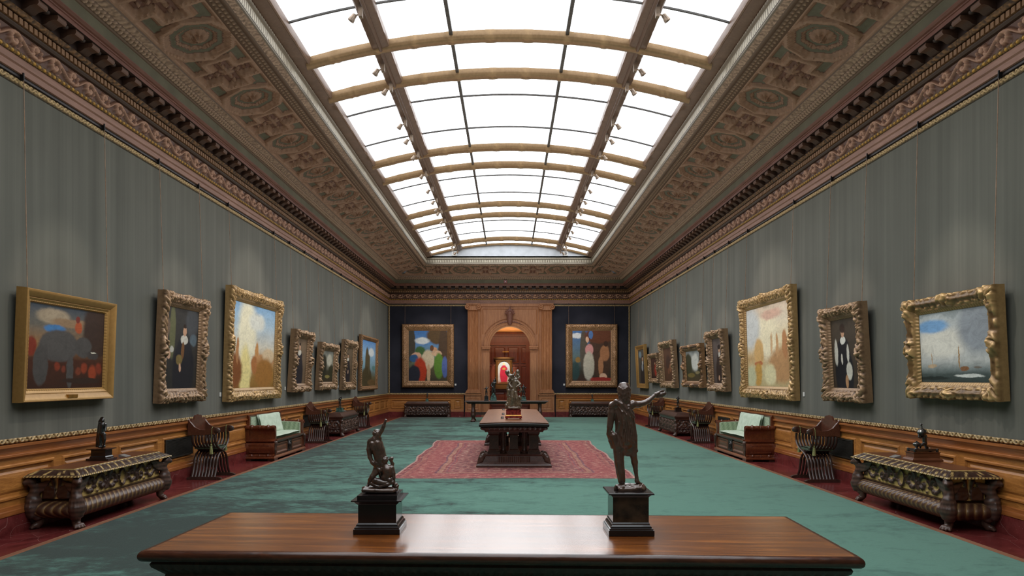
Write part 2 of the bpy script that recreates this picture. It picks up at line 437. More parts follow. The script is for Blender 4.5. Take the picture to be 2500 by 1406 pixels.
def canvas_mat(name, W, H, grad, blobs, warp=.05, tex=.35):
    """loose painterly colour fields: vertical gradient + soft patches, edges broken by noise"""
    m = MT(name)
    v = m.co((1 / W, 1, 1 / H), (.5, 0, .5))
    nz = m.n('TexNoise'); nz.inputs['Scale'].default_value = 6; nz.inputs['Detail'].default_value = 9; nz.inputs['Roughness'].default_value = .72
    m.l(v, nz.inputs['Vector'])
    s = m.n('VectorMath', operation='MULTIPLY_ADD'); s.inputs[1].default_value = (warp * 2,) * 3; 
    m.l(nz.outputs['Color'], s.inputs[0])
    sh = m.n('VectorMath', operation='SUBTRACT'); sh.inputs[1].default_value = (warp, warp, warp)
    m.l(v, s.inputs[2]); m.l(s.outputs[0], sh.inputs[0])
    P = sh.outputs[0]
    sx = m.n('SeparateXYZ'); m.l(P, sx.inputs[0])
    col = m.ramp(sx.outputs[2], grad)
    for u, w, ru, rw, c, soft in blobs:
        soft *= .5
        a = m.n('VectorMath', operation='SUBTRACT'); a.inputs[1].default_value = (u, 0, w); m.l(P, a.inputs[0])
        b = m.n('VectorMath', operation='MULTIPLY'); b.inputs[1].default_value = (1 / ru, 0, 1 / rw); m.l(a.outputs[0], b.inputs[0])
        L = m.n('VectorMath', operation='LENGTH'); m.l(b.outputs[0], L.inputs[0])
        r = m.n('MapRange', interpolation_type='SMOOTHSTEP'); r.inputs[1].default_value = 1 + soft * .5; r.inputs[2].default_value = 1 - soft
        m.l(L.outputs['Value'], r.inputs[0])
        col = m.mix(r.outputs[0], col, srgb(*c))
    br = m.noise(m.co((5, 1, 8)), 1, 8, .8, 1.5)
    col = m.mix(tex, col, m.ramp(br, [(.35, (96, 90, 84)), (.55, (235, 232, 226)), (.68, (255, 255, 255))]), 'MULTIPLY')
    m.set(Base_Color=col, Roughness=.5, Specular_IOR_Level=.25); return m.m
# ================================================================== the room
def wp(side, s, d, z):
    if side == 'L': return (-(HW - d), s, z)
    if side == 'R': return (HW - d, s, z)
    return (s, YB - d, z)
def ends(side, d, s0, s1):
    if side == 'B': return (-(HW - d) if s0 is None else s0), (HW - d if s1 is None else s1)
    return (YF if s0 is None else s0), (YB - d if s1 is None else s1)
def run(mb, side, prof, s0=None, s1=None):
    P = []
    for d, z in prof:
        a, b = ends(side, d, s0, s1); P.append([wp(side, a, d, z), wp(side, b, d, z)])
    mb.grid(np.swapaxes(np.array(P), 0, 1))
def strip(mb, side, z0, z1, d0, d1, amp, fn, ds=.02, nz=8, s0=None, s1=None, vertical=None):
    """carved band: fn(u, v) gives the relief 0..1; vertical=(s, width) runs it up the wall"""
    dd, dz = d1 - d0, z1 - z0; L = math.hypot(dd, dz)
    nrm = (dz / L, -dd / L)
    n = int((ends(side, d0, s0, s1)[1] - ends(side, d0, s0, s1)[0]) / ds) + 2
    t = np.linspace(0, 1, nz + 1)
    a = np.array([ends(side, d0 + dd * q, s0, s1) for q in t])
    U = a[:, 0][None] + np.linspace(0, 1, n)[:, None] * (a[:, 1] - a[:, 0])[None]
    V = np.broadcast_to(t * L, U.shape)
    r = fn(U, V); H = r[0] if isinstance(r, tuple) else r; C = r[1] if isinstance(r, tuple) else H
    D = d0 + dd * t[None] + nrm[0] * amp * H; Z = z0 + dz * t[None] + nrm[1] * amp * H
    if side == 'L': P = np.stack([-(HW - D), U, Z], -1)
    elif side == 'R': P = np.stack([HW - D, U, Z], -1)
    else: P = np.stack([U, YB - D, Z], -1)
    mb.grid(P, C)

SIDES = (('L', 'left'), ('R', 'right'), ('B', 'back'))
# floor, carpet
mb = MB(); mb.box(-5.6, 5.6, -1.3, 31.1, -.12, 0); mb.box(-3.4, 3.4, 31.1, 36.3, -.12, 0)
struct(mb, 'floor', M['marble'])
ct = thing('carpet', 'dark and light mottled green pile carpet covering most of the marble floor', 'carpet')
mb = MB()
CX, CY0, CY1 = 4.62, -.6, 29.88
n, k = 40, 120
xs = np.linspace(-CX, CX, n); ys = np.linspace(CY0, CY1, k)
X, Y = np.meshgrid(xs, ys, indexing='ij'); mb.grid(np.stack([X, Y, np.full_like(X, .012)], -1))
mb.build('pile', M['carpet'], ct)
mb = MB()
for sx in (-1, 1):
    mb.box(min(sx * (CX + .002), sx * (CX + .085)), max(sx * (CX + .002), sx * (CX + .085)), CY0, CY1 + .085, .0005, .012)
mb.box(-CX, CX, CY1 + .002, CY1 + .085, .0005, .012)
mb.build('border_strip', M['strip'], ct)['label'] = 'reddish brown border strip'
# walls
mb = MB(); mb.box(-5.6, -HW, -1.3, 31.07, 0, 6.0); struct(mb, 'wall_left', M['cloth'])
mb = MB(); mb.box(HW, 5.6, -1.3, 31.07, 0, 6.0); struct(mb, 'wall_right', M['cloth'])
mb = MB(); mb.box(-5.35, 5.35, -1.3, YF, 0, 7.4); struct(mb, 'wall_front', M['cloth'])
AX = .03                                        # axis of the doorway
mb = MB(); mb.box(-HW, AX - 1.38, YB, 31.07, 0, 6.0); mb.box(AX + 1.38, HW, YB, 31.07, 0, 6.0); mb.box(AX - 1.38, AX + 1.38, YB, 31.07, 4.95, 6.0)
struct(mb, 'wall_back', M['navy'])
# entablature
for side, nm in SIDES:
    mb = MB()
    run(mb, side, [(0, 4.93), (.03, 4.93), (.03, 4.965)]); struct(mb, 'trim_1_' + nm, M['rail'])
    mb = MB()
    run(mb, side, [(0, 4.965), (.06, 4.965), (.06, 5.03), (.08, 5.045), (.08, 5.10), (.085, 5.115)])
    run(mb, side, [(.09, 5.165), (.05, 5.18), (.05, 5.185)])
    struct(mb, 'trim_2_' + nm, M['cornice'])
    mb = MB()
    strip(mb, side, 5.115, 5.165, .09, .11, .02, lambda u, v: eggdart(u, v, .085, .05), .012, 5)
    struct(mb, 'trim_3_' + nm, M['gilt'], 180)
    mb = MB()
    strip(mb, side, 5.185, 5.395, .05, .06, .055, lambda u, v: rinceau(u, v, .66, .21), .011, 18)
    struct(mb, 'trim_4_' + nm, M['frieze'], 180)
    mb = MB()
    run(mb, side, [(.05, 5.395), (.09, 5.405), (.11, 5.425), (.11, 5.44), (.09, 5.44), (.09, 5.525), (.135, 5.525)])
    a, b = ends(side, .13, None, None); q = a
    while q < b - .03:
        s_ = [wp(side, s, d, z) for s, d, z in ((q, .09, 5.45), (q + .052, .13, 5.515))]
        (x0, y0, z0), (x1, y1, z1) = s_
        mb.box(min(x0, x1), max(x0, x1), min(y0, y1), max(y0, y1), z0, z1, .8); q += .078
    struct(mb, 'trim_5_' + nm, M['dentil'])
    mb = MB()
    strip(mb, side, 5.525, 5.575, .135, .18, .02, lambda u, v: .75 * acanthus(u, v, 1.6, 7) * sstep(0, .012, v) + .0 * u, .012, 7)
    struct(mb, 'trim_14_' + nm, M['ovolo'], 180)
    mb = MB()
    run(mb, side, [(.18, 5.575), (.165, 5.58), (.165, 5.70), (.365, 5.70)])
    a, b = ends(side, .35, None, None); q = a + .08
    while q < b - .1:          # scrolled brackets under the corona
        pr = [(.165, 5.695), (.345, 5.695), (.352, 5.66), (.335, 5.635), (.30, 5.64), (.25, 5.625), (.21, 5.595), (.165, 5.585)]
        V = [wp(side, q, d, z) for d, z in pr] + [wp(side, q + .15, d, z) for d, z in pr]
        k = len(pr)
        mb.add(V, [(i, (i + 1) % k, k + (i + 1) % k, k + i) for i in range(k)] + [tuple(range(k)), tuple(range(k, 2 * k))], [.2, .9, 1, 1, .8, .5, .4, .2] * 2)
        c = wp(side, q + .235, .27, 5.685)
        mb.lathe([(0, -.03), (.035, -.02), (.045, .0), (.03, .015)], c, 8, h=None)
        q += .32
    struct(mb, 'trim_6_' + nm, M['modil'], 50)
    mb = MB(); run(mb, side, [(.365, 5.70), (.365, 5.75), (.38, 5.752), (.385, 5.765), (.41, 5.77), (.44, 5.79), (.44, 5.80), (.415, 5.80)]); struct(mb, 'trim_7_' + nm, M['corona'])
    mb = MB(); run(mb, side, [(.415, 5.80), (.415, 5.94), (.42, 5.955)]); struct(mb, 'trim_8_' + nm, M['greenband'])
    # gilded border of the wall cloth
    mb = MB()
    fr = lambda u, v: np.maximum(rinceau(u, v, .15, .08) , .5 * acanthus(u, v, 2.4, 2) * sstep(0, .012, v) * sstep(.085, .07, v))
    if side != 'B':
        strip(mb, side, 4.845, 4.93, .005, .005, .03, fr, .009, 10); strip(mb, side, .955, 1.02, .005, .005, .03, fr, .009, 9)
    else:
        for s0, s1 in ((-HW, AX - 1.9), (AX + 1.9, HW)):
            strip(mb, side, 4.845, 4.93, .005, .005, .03, fr, .014, 6, s0, s1); strip(mb, side, .955, 1.03, .005, .005, .03, fr, .014, 6, s0, s1)
        for s0 in (-HW + .02, HW - .10):
            U, V = np.meshgrid(np.linspace(1.03, 4.845, 280), np.linspace(0, .08, 7), indexing='ij'); H = fr(U, V)
            mb.grid(np.stack([s0 + V, YB - .005 - .03 * H, U], -1), H)
    struct(mb, 'trim_9_' + nm, M['fringe'], 180)

# wainscot, marble base
CAP = [(0, .955), (.085, .955), (.085, .93), (.07, .915), (.055, .885), (.05, .865), (.05, .85), (.065, .845), (.065, .825), (.04, .81), (.03, .80)]
BASE = [(.03, .30), (.045, .295), (.05, .26), (.06, .25), (.065, .215), (.065, .205)]
def panels(mb, side, bays):
    for a, b, z0, z1 in bays:
        mp = lambda s, d, z: wp(side, s, d, z)
        L = [(0, .03), (.012, .045), (.03, .045), (.045, .018), (.075, .014), (.10, .026), (.13, .03)]
        mb.rloops([(a + i, b - i, z0 + i, z1 - i, d) for i, d in L], mp, True)
def stile(mb, side, s0, s1, z0, z1, d):
    P = [wp(side, s0, 0, z0), wp(side, s1, d, z1)]
    mb.box(min(P[0][0], P[1][0]), max(P[0][0], P[1][0]), min(P[0][1], P[1][1]), max(P[0][1], P[1][1]), z0, z1)
for side, nm in SIDES:
    mb = MB(); mc = MB(); mm = MB()
    segs = [(None, None)] if side != 'B' else [(None, AX - 2.02), (AX + 2.02, None)]
    for s0, s1 in segs:
        run(mc, side, CAP, s0, s1); run(mc, side, BASE, s0, s1)
        run(mm, side, [(.03, .205), (.055, .203), (.06, .195), (.06, 0)], s0, s1)
        a, b = ends(side, .03, s0, s1)
        if side == 'B':
            bays = [(a + .12, b - .55), (b - .42, b - .12)] if b < 0 else [(a + .12, a + .42), (a + .55, b - .12)]
        else:
            q = 8.21 - 1.2 * 7; bays = []
            while q < b - .3: bays.append((q + .07, min(q + 1.13, b - .1))); q += 1.2
            bays = [x for x in bays if x[0] > a]
        edge = a
        for x0, x1 in bays:      # stiles between the sunk panels, rails above and below
            stile(mb, side, edge, x0, .3605, .7445, .03); edge = x1
        stile(mb, side, edge, b, .3605, .7445, .03)
        stile(mb, side, a, b, .30, .36, .03); stile(mb, side, a, b, .745, .80, .03)
        panels(mb, side, [(x0, x1, .36, .745) for x0, x1 in bays])
    struct(mb, 'trim_10_' + nm, M['wain']); struct(mc, 'trim_11_' + nm, M['wain_h'])
    struct(mm, 'baseboard_' + nm, M['marble'])

# coffered ceiling band
PC, WC = 2.03, .948
def coffer(u, w):
    u = u - 9.5
    uo = (u + PC / 2) % PC - PC / 2; uc = np.abs(uo) - PC / 2; y = w - WC / 2
    do = np.max([np.cos(a) * uo + np.sin(a) * y for a in (PI / 8 + PI / 4 * np.arange(8))], 0)
    so = .425 - do; sx, sy = np.abs(uc), np.abs(y)
    sc = np.maximum(np.minimum(.40 - sx, .17 - sy), np.minimum(.17 - sx, .425 - sy))
    sk = np.minimum(np.minimum(-so - .05, -sc - .05), WC / 2 - np.abs(y) - .03)
    H = np.zeros_like(do); C = np.full_like(do, .9)
    th = np.arctan2(y, uo); r = np.hypot(uo, y)
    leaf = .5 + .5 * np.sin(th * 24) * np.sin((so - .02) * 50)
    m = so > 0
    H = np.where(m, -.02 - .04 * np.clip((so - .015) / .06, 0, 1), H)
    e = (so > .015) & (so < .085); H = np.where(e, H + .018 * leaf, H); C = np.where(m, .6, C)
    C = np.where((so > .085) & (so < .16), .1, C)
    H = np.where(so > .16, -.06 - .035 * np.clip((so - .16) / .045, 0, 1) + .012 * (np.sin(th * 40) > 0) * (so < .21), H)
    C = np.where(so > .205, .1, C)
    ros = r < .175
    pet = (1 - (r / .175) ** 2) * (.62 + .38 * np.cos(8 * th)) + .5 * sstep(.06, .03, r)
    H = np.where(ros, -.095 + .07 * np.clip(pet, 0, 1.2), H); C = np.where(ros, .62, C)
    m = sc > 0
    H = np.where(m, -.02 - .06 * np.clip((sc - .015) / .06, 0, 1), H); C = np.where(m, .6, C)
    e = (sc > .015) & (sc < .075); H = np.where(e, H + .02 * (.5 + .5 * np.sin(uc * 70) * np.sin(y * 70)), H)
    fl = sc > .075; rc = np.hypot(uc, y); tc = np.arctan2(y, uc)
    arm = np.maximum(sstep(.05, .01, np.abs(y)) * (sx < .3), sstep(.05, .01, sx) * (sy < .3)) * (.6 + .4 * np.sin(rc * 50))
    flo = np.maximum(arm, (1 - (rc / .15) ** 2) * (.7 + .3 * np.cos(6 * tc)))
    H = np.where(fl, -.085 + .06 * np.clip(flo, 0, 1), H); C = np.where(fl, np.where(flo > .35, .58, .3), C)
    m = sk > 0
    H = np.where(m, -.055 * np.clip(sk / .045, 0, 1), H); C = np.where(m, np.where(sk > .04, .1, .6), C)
    return H, C
for side, nm in SIDES:
    mb = MB()
    off = (lambda u, w: coffer(u, w)) if side != 'B' else (lambda u, w: coffer(u + 9.5, w))
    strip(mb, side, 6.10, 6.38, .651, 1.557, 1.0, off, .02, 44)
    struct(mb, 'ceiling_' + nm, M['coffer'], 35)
    mb = MB()
    run(mb, side, [(.42, 5.955), (.44, 5.958), (.45, 5.975)])
    strip(mb, side, 5.975, 6.04, .45, .55, .03, lambda u, v: (.5 + .5 * np.sin(u * 78 + 14 * np.sin(v * 30))) * sstep(0, .02, v) * sstep(.12, .10, v), .016, 6)
    strip(mb, side, 6.04, 6.085, .55, .64, .012, lambda u, v: acanthus(u, v, 1.6, 5), .02, 5)
    run(mb, side, [(.64, 6.085), (.651, 6.10)])
    run(mb, side, [(1.557, 6.38), (1.58, 6.365), (1.62, 6.365)])
    strip(mb, side, 6.365, 6.345, 1.62, 1.76, .03, lambda u, v: (.5 + .5 * np.sin(u * 70)) * (.5 + .5 * np.sin(v * 80)) * sstep(0, .02, v), .018, 8)
    run(mb, side, [(1.76, 6.345), (1.77, 6.33), (1.82, 6.33), (1.84, 6.345)])
    strip(mb, side, 6.345, 6.387, 1.84, 1.925, .012, lambda u, v: acanthus(u, v, 1.8, 9), .02, 5)
    struct(mb, 'trim_12_' + nm, M['egg'], 60)
    mb = MB(); Y1 = YB
    run(mb, side, [(1.925, 6.387), (1.945, 6.395), (1.945, 6.42), (1.93, 6.43), (1.925, 6.45)])
    strip(mb, side, 6.45, 6.575, 1.925, 1.93, .012, lambda u, v: .5 + .5 * np.sign(np.sin(u * 90)) * sstep(0, .02, v) * sstep(.125, .105, v), .017, 4)
    run(mb, side, [(1.93, 6.575), (1.955, 6.585), (1.96, 6.605)])
    strip(mb, side, 6.605, 6.645, 1.96, 1.95, .015, lambda u, v: eggdart(u, v, .07, .04), .0175, 4)
    run(mb, side, [(1.95, 6.645), (1.935, 6.66), (1.935, 6.72)])
    struct(mb, 'trim_13_' + nm, M['silver'], 60)
# closing planes above the cornice, out of sight
mb = MB(); mb.box(-5.6, -HW + .5, -1.3, 31.07, 6.0, 6.05); mb.box(HW - .5, 5.6, -1.3, 31.07, 6.0, 6.05); mb.box(-HW + .5, HW - .5, YB - .4, 31.07, 6.0, 6.05)
struct(mb, 'ceiling_rim', M['greenband'])

# vaulted skylight
SX, SY0, SY1, VR, VRISE = 3.415, YF, 28.735, 11.8, .5
zv = lambda x: 6.69 - (VR - VRISE) + np.sqrt(VR ** 2 - np.asarray(x, float) ** 2)
mb = MB(); x = np.linspace(-3.3, 3.3, 41)
mb.grid(np.stack([np.stack([x, np.full_like(x, y), zv(x) + .055], -1) for y in np.linspace(SY0, SY1, 31)], 0))
win = struct(mb, 'window_1', M['glass'])
ribs = [.49, 1.86, 5.86, 7.23, 11.23, 12.6, 16.6, 17.97, 21.97, 23.4, 27.42, 28.66]
lat = lambda t: (np.abs(((t / .62) % 1) - .5) < .12)
for yr in ribs:
    x = np.linspace(-3.25, 3.25, 131); a = np.linspace(0, PI, 11)
    w, dp = (.10, .15) if yr < 28 else (.06, .08)
    P = np.zeros((131, 11, 3)); H = np.zeros((131, 11))
    for j, t in enumerate(a):
        q = .5 + .5 * np.cos(2 * PI * (x / .02)) if 0 else 0
        bump = np.where(lat(x), .012 * (.5 + .5 * np.sign(np.sin(x * 110 + 6 * t) * np.sin(x * 110 - 6 * t))), .004 * (.5 + .5 * np.sign(math.cos(t * 9))))
        P[:, j] = np.stack([x, yr - (w + bump) * math.cos(t), zv(x) + .055 - (dp + bump) * math.sin(t) ** .7], -1)
        H[:, j] = .5 + 20 * bump
    mb = MB(); mb.grid(P, H); mb.build('window_rib', M['rib'], win, 40)
for yb in (8.3, 10.05, 13.66, 15.4, 19.05, 20.8, 24.45, 26.2, 2.9, 4.65):
    mb = MB(); x = np.linspace(-3.25, 3.25, 41)
    a = np.linspace(0, PI, 5)
    mb.grid(np.stack([np.stack([x, yb - .022 * np.cos(t) + 0 * x, zv(x) + .055 - .03 * np.sin(t)], -1) for t in a], 1)); mb.build('glazing_bar', M['bar'], win)
for xb in (-.93, .93):
    mb = MB(); z = float(zv(xb)); mb.box(xb - .028, xb + .028, SY0, SY1, z - .0, z + .06); mb.build('glazing_bar', M['bar'], win)
for sx in (-1, 1):
    mb = MB(); xc = 2.06
    pr = [(-.14, .06), (-.135, -.03), (-.11, -.05), (-.03, -.06), (-.025, -.085), (-.012, -.095), (.012, -.095), (.025, -.085), (.03, -.06), (.11, -.05), (.135, -.03), (.14, .06)]
    n = 400; yy = np.linspace(SY0, SY1, n); P = np.zeros((n, len(pr), 3)); H = np.zeros((n, len(pr)))
    for j, (dx, dz) in enumerate(pr):
        b = vnoise(yy * 14, np.full(n, j * 3.0), 4) * .014 * (abs(dx) > .1)
        P[:, j] = np.stack([np.full(n, sx * (xc + dx)), yy, zv(xc + dx) + dz - b], -1); H[:, j] = .3 + 30 * b * .6
    mb.grid(P, H); mb.build('window_beam', M['beam'], win, 40)
    mb = MB(); n = 300; yy = np.linspace(SY0, SY1, n); pr = [(3.43, -.02), (3.40, -.03), (3.30, -.035), (3.23, -.03), (3.215, -.045), (3.19, -.045), (3.18, -.02), (3.175, .06)]
    P = np.zeros((n, len(pr), 3)); H = np.zeros((n, len(pr)))
    for j, (xx, dz) in enumerate(pr):
        b = vnoise(yy * 16, np.full(n, j * 5.0), 8) * .01
        P[:, j] = np.stack([np.full(n, sx * xx), yy, float(zv(xx)) + dz - b], -1); H[:, j] = .25 + (.45 if j in (4, 5) else 0) + 30 * b
    mb.grid(P, H); mb.build('window_border', M['beam'], win, 40)
mb = MB(); x = np.linspace(-3.42, 3.42, 41)
for y in (SY1, SY0 + .01): mb.grid(np.stack([np.stack([x, np.full_like(x, y), np.full_like(x, 6.6)], -1), np.stack([x, np.full_like(x, y), zv(x) + .08], -1)], 1))
struct(mb, 'wall_lunette', M['lunette'])

# doorway wall with round arch
RA, ZS = .89, 3.08
def arch_pts(r, zb, n=24):
    p = [(AX - r, zb), (AX - r, (zb + ZS) / 2)]
    p += [(AX - r * math.cos(t), ZS + r * math.sin(t)) for t in np.linspace(0, PI, n)]
    return p + [(AX + r, (zb + ZS) / 2), (AX + r, zb)]
mb = MB()
ap = arch_pts(RA, 0)
bx = 1.38
outer = [(AX - bx, 0), (AX - bx, ZS / 2)] + [(AX - bx, ZS + (4.96 - ZS) * min(1, i / 6)) if i <= 6 else ((AX - bx + 2 * bx * (i - 6) / 11), 4.96) if i <= 17 else (AX + bx, 4.96 - (4.96 - ZS) * (i - 17) / 6) for i in range(24)] + [(AX + bx, ZS / 2), (AX + bx, 0)]
yf = YB - .06
mb.grid(np.array([[(p[0], yf, p[1]), (q[0], yf, q[1])] for p, q in zip(ap, outer)]))
mb.grid(np.array([[(p[0], yf, p[1]), (p[0], 31.08, p[1])] for p in ap]))
dr = struct(mb, 'door_1', M['arch'])
mb = MB()   # archivolt
prof = [(RA, 0), (RA, -.05), (RA + .05, -.06), (RA + .055, -.075), (RA + .13, -.08), (RA + .14, -.095), (RA + .21, -.10), (RA + .215, -.125), (RA + .25, -.13), (RA + .26, 0)]
th = np.linspace(0, PI, 40)
mb.grid(np.array([[(AX - r * math.cos(t), yf + y, ZS + r * math.sin(t)) for r, y in prof] for t in th]))
mb.build('archivolt', M['arch'], dr)
for sx in (-1, 1):
    mb = MB()
    for x0, x1, z0, z1, dd in ((.87, 1.20, 2.94, 2.98, .11), (.86, 1.22, 2.98, 3.04, .15), (.85, 1.24, 3.04, 3.08, .18), (.88, 1.17, 2.86, 2.90, .10)):
        a, b = AX + sx * x0, AX + sx * x1; mb.box(min(a, b), max(a, b), yf - dd, 31.08 if x0 < .87 else yf, z0, z1)
    mb.build('impost', M['arch'], dr)
    mb = MB(); a, b = AX + sx * .91, AX + sx * 1.17
    mb.box(min(a, b), max(a, b), yf - .05, yf, .2, 2.86); mb.box(min(a, b) - .02, max(a, b) + .02, yf - .08, yf, 0, .2); mb.build('jamb', M['arch'], dr)
mb = MB()   # spandrel panel moulding
for sx in (-1, 1):
    path = [(AX + sx * .0, 4.72), (AX + sx * 1.18, 4.72), (AX + sx * 1.18, 3.75)] 
    mb.tube([(p[0], yf - .01, p[1]) for p in (path[0], (path[1][0] - sx * .001, 4.72))], .022, 6)
    mb.tube([(path[1][0], yf - .01, z) for z in (4.72, 4.2, 3.62)], .022, 6)
    mb.tube([(AX + sx * 1.27, yf - .01, z) for z in (4.85, 2.5, .3)], .022, 6)
    mb.tube([(AX - sx * 1.22 * math.cos(t), yf - .01, ZS + 1.22 * math.sin(t)) for t in np.linspace(.45, PI / 2, 16)], .018, 6)
mb.box(AX - 1.38, AX + 1.38, yf - .05, yf, 4.83, 4.96)
mb.build('panel_moulding', M['arch'], dr)
# carved keystone
pr = []
kx, kz = AX, 4.42
prims = [[(kx, -.02, 4.10, .10), (kx, -.06, 4.2, .11), (kx, -.08, 4.45, .14)], [(kx, -.12, 4.52, .10)], [(kx, -.05, 4.7, .06), (kx, -.05, 4.82, .02)]]
for a in np.linspace(0, PI, 7): prims.append([(kx + .12 * math.cos(a), -.06, 4.52 + .12 * math.sin(a), .05), (kx + .2 * math.cos(a), -.04, 4.52 + .2 * math.sin(a), .03)])
for sx in (-1, 1):
    for i in range(9):
        a = PI / 2 - sx * (.12 + .055 * i); prims.append([(kx + 1.09 * math.cos(a), -.0 - .02 * (i % 2), ZS + 1.09 * math.sin(a), .042 - .0025 * i)])
prims += [[(kx - .045, -.21, 4.55, .014)], [(kx + .045, -.21, 4.55, .014)], [(kx, -.215, 4.52, .018), (kx, -.22, 4.49, .02)], [(kx, -.2, 4.455, .03)]]
V, Fs = limbs(prims, .018, .03)
mb = MB(); mb.add(V + np.array([0, yf - .1, 0]), Fs, .5 + 0 * V[:, 0]); mb.build('keystone', M['corona'], dr, 180)

for sx, nm in ((-1, 'left'), (1, 'right')):     # fluted pilasters
    xc = AX + sx * 1.61
    mb = MB(); n = 61
    xs = np.linspace(-.235, .235, n); fl = np.abs(np.sin(xs / .47 * PI * 7))
    ys = YB - .16 + .03 * np.clip(fl, 0, 1) ** .6 * (np.abs(xs) < .215)
    mb.grid(np.array([[(xc + a, b, z) for z in (1.19, 4.66)] for a, b in zip(xs, ys)]))
    for e in (-1, 1): mb.grid(np.array([[(xc + e * .235, y, z) for z in (1.19, 4.66)] for y in (YB, YB - .16)]))
    pl = struct(mb, 'pillar_' + nm, M['arch'])
    mb = MB()
    for hx, d, z0, z1 in ((.26, .19, 1.15, 1.19), (.30, .23, 1.09, 1.15), (.33, .26, 1.02, 1.09), (.37, .28, .95, 1.0), (.34, .26, .90, .95)): mb.box(xc - hx, xc + hx, YB - d, YB, z0, z1)
    mb.box(xc - .34, xc + .34, YB - .24, YB, .2, .9)
    mb.rloops([(xc - .26 + i, xc + .26 - i, .3 + i, .82 - i, YB - .2415 - d) for i, d in ((0, 0), (.01, .015), (.03, .015), (.05, .002), (.08, .002), (.1, .01))], None, True)
    mb.build('pedestal', M['arch'], pl)
    mb = MB(); mb.box(xc - .36, xc + .36, YB - .262, YB, 0, .2); mb.build('pedestal_base', M['marble'], pl)
    mb = MB()
    mb.box(xc - .30, xc + .30, YB - .26, YB, 4.90, 4.955); mb.box(xc - .24, xc + .24, YB - .22, YB, 4.66, 4.90)
    for e in (-1, 1):
        c = xc + e * .25
        mb.lathe([(.115, -.05), (.115, .2), (0, .2)][::-1] if 0 else [(0, -.30), (.03, -.30), (.035, -.27), (.06, -.255), (.065, -.285), (.1, -.285), (.115, -.26), (.115, 0)], (c, YB, 4.80), 20, 'y')
    for i in range(5): mb.lathe([(0, -.05), (.03, 0), (0, .05)], (xc - .12 + .06 * i, YB - .23, 4.87), 8)
    mb.build('capital', M['arch'], pl, 40)

# the panelled room seen through the doorway
for nm, b in (('wall_far', (-3.4, 3.4, 36.0, 36.3, 0, 4.06)), ('wall_far_left', (-3.4, -3.2, 31.1, 36.0, 0, 4.06)), ('wall_far_right', (3.2, 3.4, 31.1, 36.0, 0, 4.06))):
    mb = MB(); mb.box(*b)
    if nm == 'wall_far':
        for i, x0 in enumerate((-2.9, -2.2, -1.5, -.8, -.1, .6, 1.35, 2.05)):
            for z0, z1 in ((.35, 1.0), (1.15, 2.35), (2.45, 3.3)):
                mb.rloops([(x0 + q, x0 + .62 - q, z0 + q, z1 - q, 36.0 - d) for q, d in ((0, 0), (.01, .03), (.04, .03), (.07, .0), (.1, .004))], None, True)
        mb.box(-3.2, 3.2, 35.86, 36, 3.40, 3.5); mb.box(-3.2, 3.2, 35.92, 36, 3.5, 3.85); mb.box(-3.2, 3.2, 35.78, 36, 3.85, 3.95); mb.box(-3.2, 3.2, 35.68, 36, 3.95, 4.05)
        mb.box(.86, 1.16, 35.86, 36, .3, 3.4); mb.box(-3.2, 3.2, 35.94, 36, 1.02, 1.12)
    struct(mb, nm, M['arch2'])
mb = MB(); mb.box(-3.4, 3.4, 31.1, 36.3, 4.061, 4.2); struct(mb, 'ceiling_far', M['ochre'])
